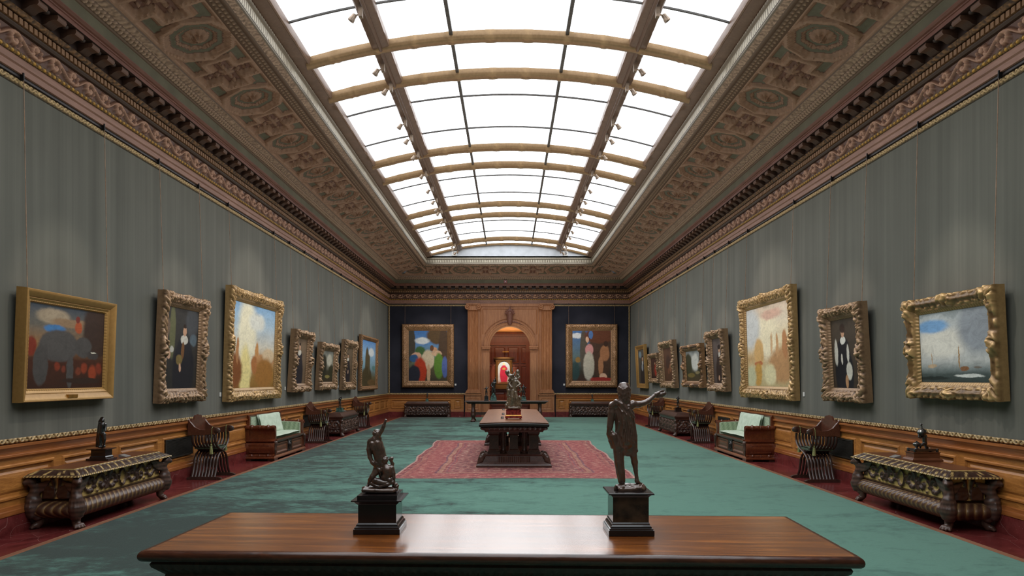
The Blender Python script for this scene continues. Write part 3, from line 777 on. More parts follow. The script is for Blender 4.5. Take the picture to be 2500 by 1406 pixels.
# ================================================================== pictures
def frame_mesh(W, H, fw, dp, style, seed):
    mb = MB()
    nt = 23
    t = np.linspace(0, 1, nt)
    if style == 'plain':
        inset = np.interp(t, [0, .02, .1, .2, .55, .7, .8, .9, 1], [0, .0, .06, .14, .62, .68, .84, .9, 1]) * fw
        y = np.interp(t, [0, .06, .12, .25, .6, .7, .8, .9, 1], [0, .9, 1, .96, .62, .66, .5, .52, .34]) * dp
    else:
        inset = np.interp(t, [0, .12, 1], [0, .0, 1]) * fw
        y = np.interp(t, [0, .12, .25, .45, .6, .75, .82, .9, 1], [0, .62, .86, 1, .8, .62, .66, .46, .36]) * dp
    sides = [((0, 0), (W, 0), (0, 1)), ((W, 0), (W, H), (-1, 0)), ((W, H), (0, H), (0, -1)), ((0, H), (0, 0), (1, 0))]
    for si, (A, B, nrm) in enumerate(sides):
        L = abs(B[0] - A[0]) + abs(B[1] - A[1]); n = int(L / .0125) + 2
        s = np.linspace(0, 1, n)[:, None]
        ins = inset[None]
        sl = ins + s * (L - 2 * ins)                   # distance along this side, mitred
        dirx, diry = (B[0] - A[0]) / L, (B[1] - A[1]) / L
        h = np.full((n, nt), .55); out = np.zeros((n, nt))
        if style == 'plain':
            h = .62 + .12 * np.sin(t * 9)[None] + 0 * sl; h = np.where((t > .78)[None], .45 + .5 * (.5 + .5 * np.sin(sl * 160)), h)
            yy = y[None] + 0 * sl
        else:
            a = acanthus(sl * (1 if si % 2 else 1.0), ins * 1.0 + 3 * si, {'swept': 1.25, 'ornate': 1.7, 'fine': 2.4}[style], seed)
            c = np.minimum(sl, L - sl)
            wa = sstep(0, .05, c - ins); a = a * wa + .55 * (1 - wa)
            corner = sstep(fw * 1.7, fw * .7, c); mid = sstep(fw * .8, fw * .3, np.abs(sl - L / 2))
            cart = np.maximum(corner, mid)
            zone = (sstep(.10, .2, t) * sstep(.80, .70, t))[None]
            if style == 'swept':
                smooth = (1 - cart) * sstep(.2, .3, t)[None] * sstep(.72, .6, t)[None]
                a = a * (1 - .8 * smooth)
            lip = (sstep(.84, .88, t) * sstep(1.0, .97, t))[None] * (.5 + .5 * np.sin(sl * 140))
            yy = y[None] + zone * a * dp * (.30 if style != 'fine' else .13) * (.75 + .6 * cart) + cart * zone * dp * .12
            yy = yy + lip * .012
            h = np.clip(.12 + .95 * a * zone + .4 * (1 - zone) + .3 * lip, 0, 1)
            if style != 'fine':
                scal = (.5 + .5 * np.cos((sl - L / 2) * 2 * PI / (fw * .9))) * .35 + .65 * cart
                shp = (sstep(.10, .18, t) * sstep(.5, .2, t))[None]
                out = -scal * fw * .10 * shp - (a - .5) * fw * .06 * shp
                w = sstep(fw * .05, fw * .6, c - ins); oc = -.08 * fw * shp
                out = out * w + oc * (1 - w)
                sl = sl + oc * (1 - 2 * s)
                h = np.where((t < .13)[None], .72, h)
        px = A[0] + dirx * sl + nrm[0] * (ins + out); pz = A[1] + diry * sl + nrm[1] * (ins + out)
        mb.grid(np.stack([px - W / 2, -yy, pz], -1), h)
    mb.grid(np.array([[(-W / 2, -.001, 0), (-W / 2, -.001, H)], [(W / 2, -.001, 0), (W / 2, -.001, H)]]), np.full((2, 2), .1))
    return mb
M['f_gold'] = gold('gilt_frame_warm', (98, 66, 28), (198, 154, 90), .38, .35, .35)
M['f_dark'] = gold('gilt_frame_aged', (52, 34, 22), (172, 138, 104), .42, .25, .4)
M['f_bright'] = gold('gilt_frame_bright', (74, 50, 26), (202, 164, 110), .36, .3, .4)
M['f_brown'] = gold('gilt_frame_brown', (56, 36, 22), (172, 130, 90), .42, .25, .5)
SKIN = (206, 160, 130); RUFF = (216, 210, 198); BLK = (28, 28, 34)
PICS = []
def pic(side, a, b, z0, z1, fw, dp, style, fm, label, grad, blobs, tilt=.04, gap=.015, warp=.035, plate=False, wires=True, s_in=.06):
    """a, b: extent along the wall, z0..z1 the height of the frame"""
    W, H = abs(b - a), z1 - z0
    rz = {'L': PI / 2, 'R': -PI / 2, 'B': 0}[side]
    loc = wp(side, (a + b) / 2, gap, z0)
    PICS.append((side, (a + b) / 2, (z0 + z1) / 2, max(W, H)))
    t = thing('framed_painting', label, 'painting', loc, rz, 'paintings hung along the gallery walls', tilt)
    seed = rnd.randint(0, 99)
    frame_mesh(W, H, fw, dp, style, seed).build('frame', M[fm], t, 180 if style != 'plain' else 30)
    cw, ch = W - 2 * fw + .02, H - 2 * fw + .02
    mb = MB(); mb.grid(np.array([[(-cw / 2, 0, -ch / 2), (-cw / 2, 0, ch / 2)], [(cw / 2, 0, -ch / 2), (cw / 2, 0, ch / 2)]]))
    mb.build('canvas', canvas_mat('oil_paint', cw, ch, grad, blobs, warp), t, None, (0, -dp * .33, H / 2))
    if plate:
        mb = MB(); mb.box(-.09, .09, -dp * 1.0, -dp * .5, fw * .25, fw * .52); mb.build('name_plate', M['gilt2'], t)
    if wires:
        bpy.context.view_layer.update()
        inv = (Matrix.Translation(loc) @ Euler((tilt, 0, rz)).to_matrix().to_4x4()).inverted()
        for e in (-1, 1):
            s = (a + b) / 2 + e * (W / 2 * (1 - s_in * 2))
            mb = MB(); p0 = Vector(wp(side, s, gap + H * math.sin(tilt) * .9 + .05, z1 - .06)); p1 = Vector(wp(side, s, .07, 4.945))
            mb.tube([inv @ p0, inv @ p1], .0045, 5)
            o = mb.build('hanging_wire', M['wire'], t)
            mh = MB(); c = inv @ p1
            q = [wp(side, s + e1, d, z) for e1 in (-.007, .007) for d in (.035, .075) for z in (4.90, 4.985)]
            mh.add([inv @ Vector(x) for x in q], [(0, 1, 3, 2), (4, 6, 7, 5), (0, 4, 5, 1), (2, 3, 7, 6), (0, 2, 6, 4), (1, 5, 7, 3)])
            mh.build('rail_hook', M['black'], o)
    return t
def por(bg, coat, fx=.5, fz=.76, fr=.055, col=(218, 212, 200), extra=(), cr=.10):
    return [(0, bg), (1, tuple(min(255, c + 14) for c in bg))], [(fx, .22, .34, .42, coat, .25), (fx, fz - .22, .22, .16, coat, .35), (fx, fz - fr * 2.0, cr, fr * 1.1, col, .3), (fx, fz, fr * 1.05, fr * 1.25, SKIN, .35), (fx, fz + fr * 1.1, fr * 1.0, fr * .55, (48, 36, 30), .4)] + list(extra)

# end wall
NB = [(0, (64, 58, 44)), (.25, (92, 84, 60)), (.5, (118, 140, 120)), (.75, (96, 142, 196)), (1, (70, 118, 184))]
pic('B', -4.71, -2.42, 1.27, 4.06, .30, .13, 'fine', 'f_brown', 'gilt framed painting with blue sky and green drapery, left side of the dark end wall', NB,
    [(.06, .75, .12, .4, (74, 68, 58), .3), (.75, .9, .3, .18, (96, 74, 48), .4), (.9, .6, .14, .5, (82, 62, 46), .4), (.35, .8, .2, .07, (220, 224, 226), .6), (.3, .6, .14, .1, (70, 104, 60), .5),
     (.2, .5, .13, .07, (216, 170, 142), .4), (.14, .45, .12, .08, (52, 92, 138), .4), (.5, .42, .17, .2, (214, 196, 166), .35), (.68, .62, .07, .06, (206, 156, 120), .35), (.6, .65, .05, .06, (110, 74, 50), .4), (.72, .55, .14, .06, (214, 176, 144), .4),
     (.78, .3, .13, .26, (96, 136, 52), .35), (.93, .28, .08, .22, (86, 104, 166), .4), (.3, .2, .17, .28, (186, 62, 34), .4), (.14, .12, .17, .2, (42, 44, 56), .35), (.52, .15, .05, .2, (204, 168, 132), .4)], 0.012, .03)
pic('B', 2.48, 4.76, 1.27, 4.06, .30, .13, 'fine', 'f_brown', 'gilt framed painting with pale robed figure and red drapery, right side of end wall', [(0, (70, 44, 36)), (.2, (60, 56, 44)), (.5, (92, 112, 116)), (1, (78, 114, 168))],
    [(.12, .9, .16, .06, (220, 222, 226), .6), (.3, .6, .1, .45, (88, 80, 70), .3), (.75, .6, .34, .55, (78, 56, 44), .3), (.7, .9, .4, .16, (104, 60, 40), .4), (.48, .92, .06, .08, (84, 120, 176), .3), (.08, .2, .12, .2, (48, 72, 72), .5), (.15, .42, .07, .06, (140, 110, 60), .5),
     (.44, .62, .11, .12, (214, 150, 148), .35), (.43, .3, .15, .3, (196, 188, 172), .35), (.39, .82, .045, .06, (222, 178, 150), .35), (.84, .55, .13, .17, (172, 118, 82), .4), (.87, .74, .06, .06, (66, 44, 34), .4), (.74, .3, .07, .2, (180, 126, 90), .4), (.8, .09, .10, .07, (222, 180, 152), .4), (.75, .03, .3, .05, (158, 50, 44), .4)], 0.012, .03)
# left wall
pic('L', 7.47, 9.19, 1.40, 2.655, .15, .12, 'plain', 'f_gold', 'plain gilt framed painting of a big grey shape among red patches, nearest on left wall', [(0, (58, 34, 24)), (.35, (76, 42, 28)), (.55, (150, 110, 70)), (.75, (110, 104, 94)), (1, (62, 72, 84))],
    [(.3, .86, .22, .1, (168, 150, 126), .6), (.55, .8, .3, .06, (150, 122, 94), .6), (.32, .72, .14, .05, (72, 124, 178), .6), (.9, .75, .22, .4, (62, 44, 36), .4), (.38, .52, .26, .2, (84, 80, 78), .25), (.16, .28, .09, .24, (78, 74, 72), .3), (.53, .22, .05, .22, (82, 78, 76), .3), (.7, .52, .12, .14, (80, 76, 74), .3), (.84, .42, .08, .06, (70, 64, 62), .4),
     (.62, .76, .055, .08, (176, 84, 48), .6), (.61, .86, .03, .05, (120, 50, 40), .6), (.05, .5, .06, .12, (130, 50, 32), .5), (.72, .26, .05, .07, (140, 60, 36), .8), (.84, .2, .06, .1, (156, 66, 38), .8), (.93, .26, .05, .08, (128, 54, 36), .8), (.64, .22, .04, .05, (122, 60, 40), .8), (.36, .27, .04, .06, (136, 58, 36), .8), (.44, .24, .03, .05, (118, 56, 40), .8), (.85, .46, .04, .008, (226, 220, 200), .4), (.7, .1, .3, .04, (54, 38, 30), .6)], .04, plate=True)
g, b = por((48, 46, 44), (36, 36, 42), .57, .72, .055, RUFF, [(.2, .7, .09, .34, (104, 104, 74), .3), (.05, .75, .08, .12, (120, 100, 84), .6), (.8, .85, .22, .2, (74, 76, 80), .5), (.85, .62, .12, .08, (92, 106, 116), .5), (.53, .48, .05, .11, (120, 82, 50), .3), (.43, .36, .10, .07, (128, 108, 64), .4), (.12, .42, .06, .06, (206, 164, 138), .4), (.46, .26, .04, .06, (214, 168, 140), .4), (.2, .48, .06, .04, (190, 186, 176), .4)], .12)
pic('L', 10.42, 11.95, 1.29, 3.0, .22, .12, 'ornate', 'f_dark', 'ornate gilt portrait of dark dressed sitter with white ruff, second from near end, left wall', g, b, .045)
pic('L', 12.94, 15.83, 1.23, 3.41, .25, .13, 'ornate', 'f_bright', 'large ornate gilt framed harbour view with glowing sun and blue sky, left wall', [(0, (150, 110, 52)), (.2, (176, 138, 76)), (.34, (206, 170, 126)), (.5, (222, 216, 200)), (.8, (176, 204, 226)), (1, (140, 182, 222))],
    [(.33, .62, .22, .5, (252, 244, 214), .8), (.3, .18, .13, .34, (250, 232, 160), .6), (.08, .2, .16, .22, (140, 84, 46), .6), (.13, .44, .03, .16, (190, 134, 86), .4), (.56, .42, .05, .14, (208, 150, 92), .5), (.75, .34, .3, .08, (204, 150, 100), .6), (.85, .4, .16, .1, (226, 200, 164), .5), (.75, .18, .26, .2, (168, 116, 56), .6), (.55, .8, .2, .12, (236, 236, 226), .8), (.5, .28, .08, .12, (184, 120, 70), .6)], .03, warp=.05)
g, b = por((112, 92, 72), (40, 38, 46), .45, .8, .06, RUFF, [(.2, .18, .07, .07, (200, 160, 130), .4)], .13)
pic('L', 16.7, 18.12, 1.345, 2.87, .20, .16, 'ornate', 'f_dark', 'ornate gilt framed portrait on brown ground, just beyond the large harbour view, left wall', g, b, .065)
pic('L', 19.1, 20.93, 1.354, 2.68, .22, .14, 'ornate', 'f_dark', 'ornate gilt framed landscape of dark trees between two portraits on the left wall', [(0, (52, 44, 30)), (.35, (60, 58, 42)), (.6, (150, 148, 132)), (1, (128, 132, 126))], [(.28, .5, .24, .4, (42, 44, 32), .45), (.85, .35, .18, .25, (52, 54, 36), .5), (.7, .7, .22, .2, (190, 186, 170), .6), (.6, .18, .2, .06, (140, 128, 74), .6)], .06)
g, b = por((92, 76, 58), (38, 36, 42), .48, .76, .05, RUFF, [(.35, .45, .06, .05, (204, 166, 140), .4), (.55, .3, .05, .06, (204, 166, 140), .4)], .11)
pic('L', 21.85, 23.5, 1.31, 2.91, .25, .14, 'ornate', 'f_dark', 'ornate gilt framed portrait with small white ruff, second from far end of left wall', g, b, .05)
pic('L', 24.55, 27.6, 1.234, 3.235, .16, .12, 'fine', 'f_brown', 'thin gilt framed landscape with dark tower against blue sky, far end of left wall', [(0, (86, 80, 52)), (.2, (104, 100, 72)), (.4, (128, 164, 176)), (.7, (150, 190, 224)), (1, (92, 142, 204))], [(.42, .5, .13, .36, (88, 78, 52), .3), (.42, .2, .34, .24, (76, 68, 44), .4), (.56, .5, .06, .25, (92, 84, 60), .4), (.7, .75, .2, .1, (226, 232, 236), .7), (.9, .4, .15, .06, (96, 140, 140), .5), (.75, .08, .3, .08, (110, 86, 54), .6)], .02)
# right wall
pic('R', 7.41, 9.10, 1.42, 2.672, .20, .13, 'swept', 'f_bright', 'swept gilt framed seascape with small boats under grey clouds, nearest on right wall', [(0, (54, 64, 62)), (.12, (74, 86, 84)), (.19, (128, 138, 138)), (.3, (196, 198, 196)), (.6, (206, 206, 202)), (1, (186, 194, 198))],
    [(.35, .55, .4, .22, (228, 224, 214), .8), (.2, .8, .26, .1, (126, 170, 216), .7), (.85, .75, .3, .4, (150, 156, 164), .7), (.65, .2, .06, .035, (140, 98, 66), .4), (.58, .35, .010, .16, (172, 132, 84), .4), (.18, .24, .07, .03, (196, 170, 140), .5), (.18, .34, .008, .1, (190, 160, 130), .5), (.82, .21, .05, .015, (120, 112, 104), .5), (.7, .1, .2, .025, (214, 218, 214), .6), (.2, .07, .25, .03, (40, 50, 48), .6)], .05)
g, b = por((62, 52, 42), (30, 30, 36), .42, .80, .055, (226, 224, 216), [(.16, .52, .07, .2, (196, 192, 182), .35), (.36, .42, .035, .08, (206, 200, 190), .35), (.58, .5, .05, .13, (206, 202, 192), .35), (.6, .25, .11, .13, (208, 204, 192), .35), (.5, .1, .06, .1, (186, 142, 104), .4), (.42, .86, .1, .07, (58, 42, 34), .4)], .10)
pic('R', 10.2, 11.5, 1.31, 2.805, .21, .14, 'ornate', 'f_dark', 'ornate gilt portrait in black with white sleeves, second from near end, right wall', g, b, .06)
pic('R', 12.76, 15.62, 1.257, 3.40, .25, .13, 'ornate', 'f_bright', 'large ornate gilt framed harbour view in hazy cream and ochre, right wall', [(0, (196, 178, 132)), (.2, (218, 206, 164)), (.35, (206, 170, 122)), (.55, (238, 220, 180)), (.8, (238, 224, 200)), (1, (222, 200, 178))],
    [(.5, .6, .3, .3, (250, 238, 206), .8), (.1, .75, .25, .3, (214, 216, 216), .8), (.8, .25, .3, .22, (196, 150, 104), .6), (.88, .5, .06, .18, (190, 134, 90), .4), (.72, .5, .03, .16, (212, 166, 120), .5), (.60, .52, .03, .14, (222, 186, 144), .5), (.3, .42, .12, .2, (220, 178, 118), .5), (.28, .29, .11, .035, (196, 120, 78), .4), (.27, .15, .1, .16, (206, 160, 84), .5), (.1, .12, .12, .16, (206, 206, 170), .7), (.55, .15, .14, .14, (236, 226, 182), .6), (.6, .88, .25, .07, (224, 184, 164), .8)], .03, warp=.05)
g, b = por((82, 72, 70), (54, 40, 36), .55, .74, .055, (206, 200, 192), [(.85, .3, .05, .05, (200, 162, 136), .4), (.45, .12, .06, .06, (196, 154, 126), .4), (.55, .8, .12, .06, (36, 28, 28), .3)], .08)
pic('R', 16.7, 18.05, 1.356, 2.875, .20, .16, 'ornate', 'f_dark', 'ornate gilt framed dark portrait just beyond the large hazy harbour view, right wall', g, b, .06)
pic('R', 18.78, 20.8, 1.42, 2.635, .18, .14, 'swept', 'f_brown', 'gilt framed landscape of dark trees around a pale cloudy sky, right wall', [(0, (74, 62, 42)), (.3, (70, 66, 46)), (.55, (150, 150, 140)), (1, (150, 156, 158))], [(.15, .55, .25, .4, (58, 60, 42), .45), (.92, .45, .2, .35, (62, 62, 44), .45), (.58, .62, .24, .3, (206, 206, 200), .6), (.3, .2, .25, .08, (120, 104, 58), .6), (.7, .28, .14, .05, (140, 128, 92), .6)], .06)
pic('R', 21.85, 23.72, 1.37, 2.90, .22, .15, 'ornate', 'f_dark', 'ornate framed painting in dim reddish brown tones, third from far end of right wall', [(0, (84, 56, 40)), (.5, (96, 64, 48)), (1, (92, 64, 50))], [(.4, .55, .25, .25, (70, 48, 40), .6), (.6, .4, .12, .14, (134, 88, 62), .6), (.4, .3, .1, .1, (120, 76, 54), .6)], .06)
pic('R', 24.45, 25.97, 1.51, 2.58, .17, .11, 'ornate', 'f_dark', 'small gilt framed dark painting with a bright red patch, right wall', [(0, (52, 32, 28)), (1, (70, 42, 34))], [(.6, .4, .16, .3, (158, 50, 34), .4), (.55, .72, .06, .07, (190, 136, 104), .4), (.35, .3, .1, .2, (84, 50, 40), .5)], .05)
g, b = por((70, 66, 60), (44, 42, 44), .6, .72, .06, (190, 190, 190), [(.3, .85, .2, .1, (120, 140, 150), .5), (.55, .48, .12, .12, (150, 156, 164), .4)])
pic('R', 26.6, 28.4, 1.292, 2.99, .18, .13, 'plain', 'f_gold', 'plain gilt framed narrow dark painting, last at the far end of the right wall', g, b, .05)

# small cards beside the paintings
def label_card(side, s, z, lab):
    mb = MB(); P = [wp(side, s - .035, .004, z - .04), wp(side, s + .035, .012, z + .04)]
    mb.box(*[f([P[0][i], P[1][i]]) for i in range(2) for f in (min, max)], z - .04, z + .04)
    tag(mb.build('label_sign', M['card']), lab, 'label', 'small white cards beside the paintings')
label_card('L', 12.88, 1.37, 'small white card on the left wall before the large harbour painting')
label_card('L', 16.6, 1.43, 'small white card on the left wall beside the portrait of the balding man')
label_card('L', 21.75, 1.42, 'small white card on the left wall beside the portrait with small ruff')
label_card('R', 12.62, 1.38, 'small white card on the right wall before the large hazy harbour painting')
label_card('B', -2.36, 1.40, 'small white card on the end wall beside the painting with green drapery')
label_card('B', 2.42, 1.40, 'small white card on the end wall beside the painting with red drapery')

# arched panel painting in the room beyond
t = thing('altarpiece', 'gilt tabernacle framed painting of a red robed figure glowing beyond the doorway', 'painting', (-.27, 35.90, 1.14))
mb = MB(); W, H = .86, 1.62
mb.box(-.46, .46, -.10, 0, -.02, .05); mb.box(-.43, .43, -.07, 0, .05, .24); mb.box(-.45, .45, -.09, 0, .24, .28)
for e in (-1, 1):
    mb.box(min(e * .43, e * .31), max(e * .43, e * .31), -.06, 0, .28, 1.44)
    mb.lathe([(.03, 0), (.045, .02), (.035, .05), (.03, 1.0), (.05, 1.1), (.05, 1.16)], (e * .37, -.07, .28), 10)
mb.box(-.44, .44, -.08, 0, 1.44, 1.52); mb.box(-.50, .50, -.13, 0, 1.52, 1.56); mb.box(-.53, .53, -.16, 0, 1.56, 1.62)
th = np.linspace(0, PI, 25)     # arched spandrel
mb.grid(np.array([[(-.30 * math.cos(q), -.05, 1.12 + .30 * math.sin(q)), (-.312 if q < PI / 2 else .312, -.05, 1.44) if 0 else (max(-.312, min(.312, -.45 * math.cos(q))), -.05, min(1.44, 1.12 + .45 * math.sin(q)))] for q in th]))
mb.build('tabernacle_frame', M['f_gold'], t, 30)
mb = MB(); mb.grid(np.array([[(-.312, 0, -.6), (-.312, 0, .6)], [(.312, 0, -.6), (.312, 0, .6)]]))
mb.build('panel', canvas_mat('panel_paint', .62, 1.2, [(0, (120, 70, 50)), (.2, (180, 176, 178)), (1, (176, 196, 214))], [(.5, .4, .34, .44, (176, 36, 66), .25), (.5, .66, .3, .12, (176, 36, 66), .3), (.5, .87, .09, .06, (226, 190, 160), .3), (.5, .66, .14, .05, (176, 142, 70), .3), (.5, .02, .5, .09, (110, 66, 40), .5)], .03), t, None, (0, -.02, .84))
t = thing('picture_lamp', 'slim gilt picture lamp on bracket above the red robed panel', 'lamp', (-.18, 35.9, 3.02))
mb = MB(); mb.box(-.16, .16, -.18, -.10, 0, .05); mb.build('lamp_shade', M['gilt2'], t); mb = MB(); mb.tube([(0, 0.02, -.06), (0, -.06, .03), (0, -.12, .04)], .012, 6); mb.build('bracket', M['gilt2'], t)
# ================================================================== tables
def legs_paw(mb, x, y, w=.07):
    pass
ZT = .85
# --- near table
nt = thing('refectory_table', 'long polished walnut table with worn moulded edge, closest, carrying two bronzes', 'table', (-.05, 3.69, .0), math.radians(-2.1))
TW, TD = 1.68, .49
mb = MB()
lev = [(TW - .035, TD - .035, ZT - .002), (TW - .02, TD - .02, ZT)]
mb.ringbox([(TW - .06, TD - .06, ZT - .05), (TW - .03, TD - .03, ZT - .004), (TW - .022, TD - .022, ZT)], 2, 2)
mb.build('table_top', M['top'], nt)
mb = MB(); nx = 120
rs = np.random.RandomState(3)
a = np.linspace(-PI / 2, PI / 2, 9)
mb.ringbox([(TW - .04, TD - .04, ZT - .052)] + [(TW - .022 + .022 * math.cos(t), TD - .022 + .022 * math.cos(t), ZT - .026 + .0265 * math.sin(t), .006) for t in a] + [(TW - .05, TD - .05, ZT + .0002 - .001)], 160, 50,
           lambda t: -max(0, vnoise(np.array(t * 14.0), np.array(2.0), 5) - .72) * 2.5, False)
mb.build('table_edge', M['topedge'], nt, 50)
mb = MB()
mb.ringbox([(TW - .10, TD - .10, ZT - .22), (TW - .10, TD - .10, ZT - .17), (TW - .085, TD - .085, ZT - .165), (TW - .09, TD - .09, ZT - .13, .0), (TW - .055, TD - .055, ZT - .095, .012), (TW - .045, TD - .045, ZT - .085), (TW - .04, TD - .04, ZT - .07), (TW - .05, TD - .05, ZT - .053)], 330, 100, lambda t: abs(math.sin(t * 62)))
mb.build('apron', M['dark'], nt, 40)
for e in (-1, 1):
    mb = MB()
    pr = [(-.40, .0), (.40, .0), (.42, .06), (.34, .10), (.26, .13), (.20, .22), (.26, .34), (.20, .46), (.28, .56), (.38, .60), (.38, .64), (-.38, .64), (-.38, .60), (-.28, .56), (-.20, .46), (-.26, .34), (-.20, .22), (-.26, .13), (-.34, .10), (-.42, .06)]
    x0 = e * 1.2 - .06; mb.prism([(p, q + .016) for p, q in pr], x0, x0 + .12, 'x'); mb.build('trestle', M['dark'], nt)
mb = MB(); mb.box(-1.14, 1.14, -.05, .05, .2, .3); mb.build('stretcher', M['dark'], nt)

# --- centre table on the rug
RX, RY, RW, RL = .09, 15.05, 4.02, 7.1
rg = MB(); nx, ny = 40, 60
U, V = np.meshgrid(np.linspace(-1, 1, nx), np.linspace(-1, 1, ny), indexing='ij')
X = U * RW / 2 + .03 * np.sin(V * 7 + 1.2) * U + .014 * np.sin(V * 15); Y = V * RL / 2 + .03 * np.sin(U * 4 + 1)
rg.grid(np.stack([X, Y, .0165 + .004 * np.sin(V * 20 + U * 3) * (np.abs(U) > .9)], -1), np.minimum((1 - np.abs(U)) * RW / 2, (1 - np.abs(V)) * RL / 2))
rg.grid(np.stack([np.concatenate([X[0], X[:, -1], X[-1][::-1], X[::-1, 0]]), np.concatenate([Y[0], Y[:, -1], Y[-1][::-1], Y[::-1, 0]]), np.full(2 * nx + 2 * ny, .0145)], -1)[:, None] + np.array([[0, 0, 0], [0, 0, .004]])[None])
o = rg.build('rug', rug_mat(RW, RL), None, 180, (RX, RY, 0)); tag(o, 'red patterned oriental rug with dark border bands lying under the centre table', 'rug')

Y0 = 15.35
CTX = .09
ct_ = thing('library_table', 'long dark carved table with bowed end and pillared supports standing on the red rug', 'table', (CTX, Y0, .0225))
HL, HWd = 2.72, .63
def top_outline(sx, sy, bow):
    p = []
    for x in np.linspace(-1, 1, 17): p.append((sx * x, -sy - bow * (1 - x * x) + bow * .6 * (abs(x) > .99)))
    for x in np.linspace(1, -1, 17): p.append((sx * x, sy + bow * (1 - x * x)))
    return p
def out_loft(levels, bow):
    return [[(x, y, z + (.018 * (1 - (x / sx) ** 2))) for x, y in top_outline(sx, sy, bow)] for sx, sy, z in levels]
mb = MB(); mb.loft(out_loft([(HWd - .01, HL - .01, .815), (HWd, HL, .83), (HWd - .005, HL - .005, .842)], .0)); mb.build('table_top', M['ctop'], ct_)
mb = MB(); mb.loft(out_loft([(HWd - .03, HL - .03, .745), (HWd - .02, HL - .02, .752), (HWd + .006, HL + .006, .765), (HWd + .012, HL + .012, .80), (HWd + .006, HL + .006, .8145)], .0)); mb.build('carved_edge', M['darkrel'], ct_)
mb = MB(); mb.ringbox([(HWd - .10, HL - .10, .66), (HWd - .09, HL - .09, .69), (HWd - .05, HL - .05, .705, .02), (HWd - .035, HL - .035, .73, .025), (HWd - .05, HL - .05, .756, .01)], 220, 700, lambda t: .5 + .5 * np.sign(math.sin(t * 68)))
mb.build('dentil_apron', M['dark'], ct_)
for e in (-1, 1):
    yc = e * 2.1
    mb = MB()
    mb.ringbox([(.70, .36, .0), (.70, .36, .03), (.68, .345, .05), (.66, .33, .06), (.56, .29, .10), (.53, .27, .195), (.54, .275, .205), (.55, .28, .225)], 2, 2, c=(0, yc))
    tb = mb.build('trestle_base', M['dark'], ct_)
    mb = MB(); n = 81; x = np.linspace(-.3, .3, n); yb = .012 * np.clip(np.sin(x * 160), 0, 1)
    for f in (-1, 1):
        mb = MB(); mb.grid(np.stack([np.stack([x, yc + f * (.305 + yb), np.full(n, .085)], -1), np.stack([x, yc + f * (.29 + yb), np.full(n, .19)], -1)], 1))
        mb.build('fluted_panel', M['dark'], tb)
    for sx in (-1, 1):
        for sy in (-1, 1):
            V, Fs = limbs([[(sx * .60, yc + sy * .26, .18, .055), (sx * .62, yc + sy * .28, .12, .05), (sx * .66, yc + sy * .30, .07, .03)], [(sx * .56, yc + sy * .24, .20, .05)], [(sx * .63, yc + sy * .30, .17, .03)], [(sx * .58, yc + sy * .29, .21, .022)]], .012, .02)
            mb = MB(); mb.add(V, Fs, .6 + 0 * V[:, 0]); mb.build('carved_beast', M['darkrel'], tb, 180)
    for xx, w in ((-.38, .085), (.38, .085), (0, .075)):
        mb = MB(); mb.ringbox([(w + .035, .13, .225), (w + .035, .13, .255), (w + .02, .115, .265), (w + .02, .115, .285), (w, .09, .31), (w, .09, .57), (w + .02, .11, .60), (w + .03, .12, .665)], 2, 2, c=(xx, yc)); mb.build('pillar_support', M['dark'], ct_)
    for xx in (-.2, .2):
        mb = MB(); mb.lathe([(.06, .225), (.065, .25), (.05, .265), (.055, .28), (.045, .30), (.05, .45), (.042, .60), (.055, .62), (.06, .665)], (xx, yc, 0), 14); mb.build('baluster', M['dark'], ct_, 40)
mb = MB(); mb.box(-.10, .10, -1.75, 1.75, .10, .20); mb.build('stretcher', M['dark'], ct_)
mb = MB(); mb.box(-.06, .06, -1.95, 1.95, .58, .66); mb.build('top_rail', M['dark'], ct_)

# --- far table across the doorway
ft = thing('trestle_table', 'narrow dark trestle table with scrolled lion feet set across the doorway at the far end', 'table', (-.1, 26.85, .0125))
mb = MB(); mb.ringbox([(1.52, .36, .735), (1.54, .38, .76), (1.58, .40, .765), (1.59, .41, .785), (1.58, .40, .805)], 2, 2); mb.build('table_top', M['dark'], ft)
mb = MB(); mb.ringbox([(1.44, .30, .69), (1.46, .32, .70, .015), (1.50, .345, .72, .012), (1.50, .345, .7345)], 200, 50, lambda t: abs(math.sin(t * 60))); mb.build('apron', M['darkrel'], ft)
for e in (-1, 1):
    for f in (-1, 1):
        x, y = e * 1.28, f * .27
        V, Fs = limbs([[(x, y * .75, .68, .07), (x, y * .8, .52, .055), (x, y, .38, .075), (x, y * 1.02, .26, .085), (x, y * 1.0, .14, .05), (x, y * 1.05, .05, .06)]] + [[(x + d, y + f * .02, .06, .035), (x + d * 1.2, y + f * .09, .03, .028)] for d in (-.05, -.015, .02, .055)], .014, .02)
        V[:, 2] = np.maximum(V[:, 2], 0)
        mb = MB(); mb.add(V, Fs); mb.build('lion_leg', M['dark'], ft, 180)
    mb = MB(); mb.box(e * 1.28 - .05, e * 1.28 + .05, -.22, .22, .30, .66); mb.build('end_panel', M['dark'], ft)
mb = MB(); mb.box(-1.24, 1.24, -.04, .04, .26, .36); mb.build('stretcher', M['dark'], ft)

# low moulded chest standing in the doorway
t = thing('doorway_chest', 'low brown moulded wooden chest standing inside the arched doorway behind the far table', 'chest', (AX, 31.5, 0.001))
mb = MB(); mb.ringbox([(.80, .20, .0), (.80, .20, .06), (.76, .18, .08), (.78, .19, .25), (.80, .21, .40)], 2, 2); mb.build('body', M['arch2'], t)
mb = MB(); mb.ringbox([(.82, .22, .401), (.85, .24, .44), (.86, .25, .47, .01), (.87, .26, .49), (.87, .26, .54)], 200, 30, lambda t: abs(math.sin(t * 50))); mb.build('lid', M['arch2'], t)

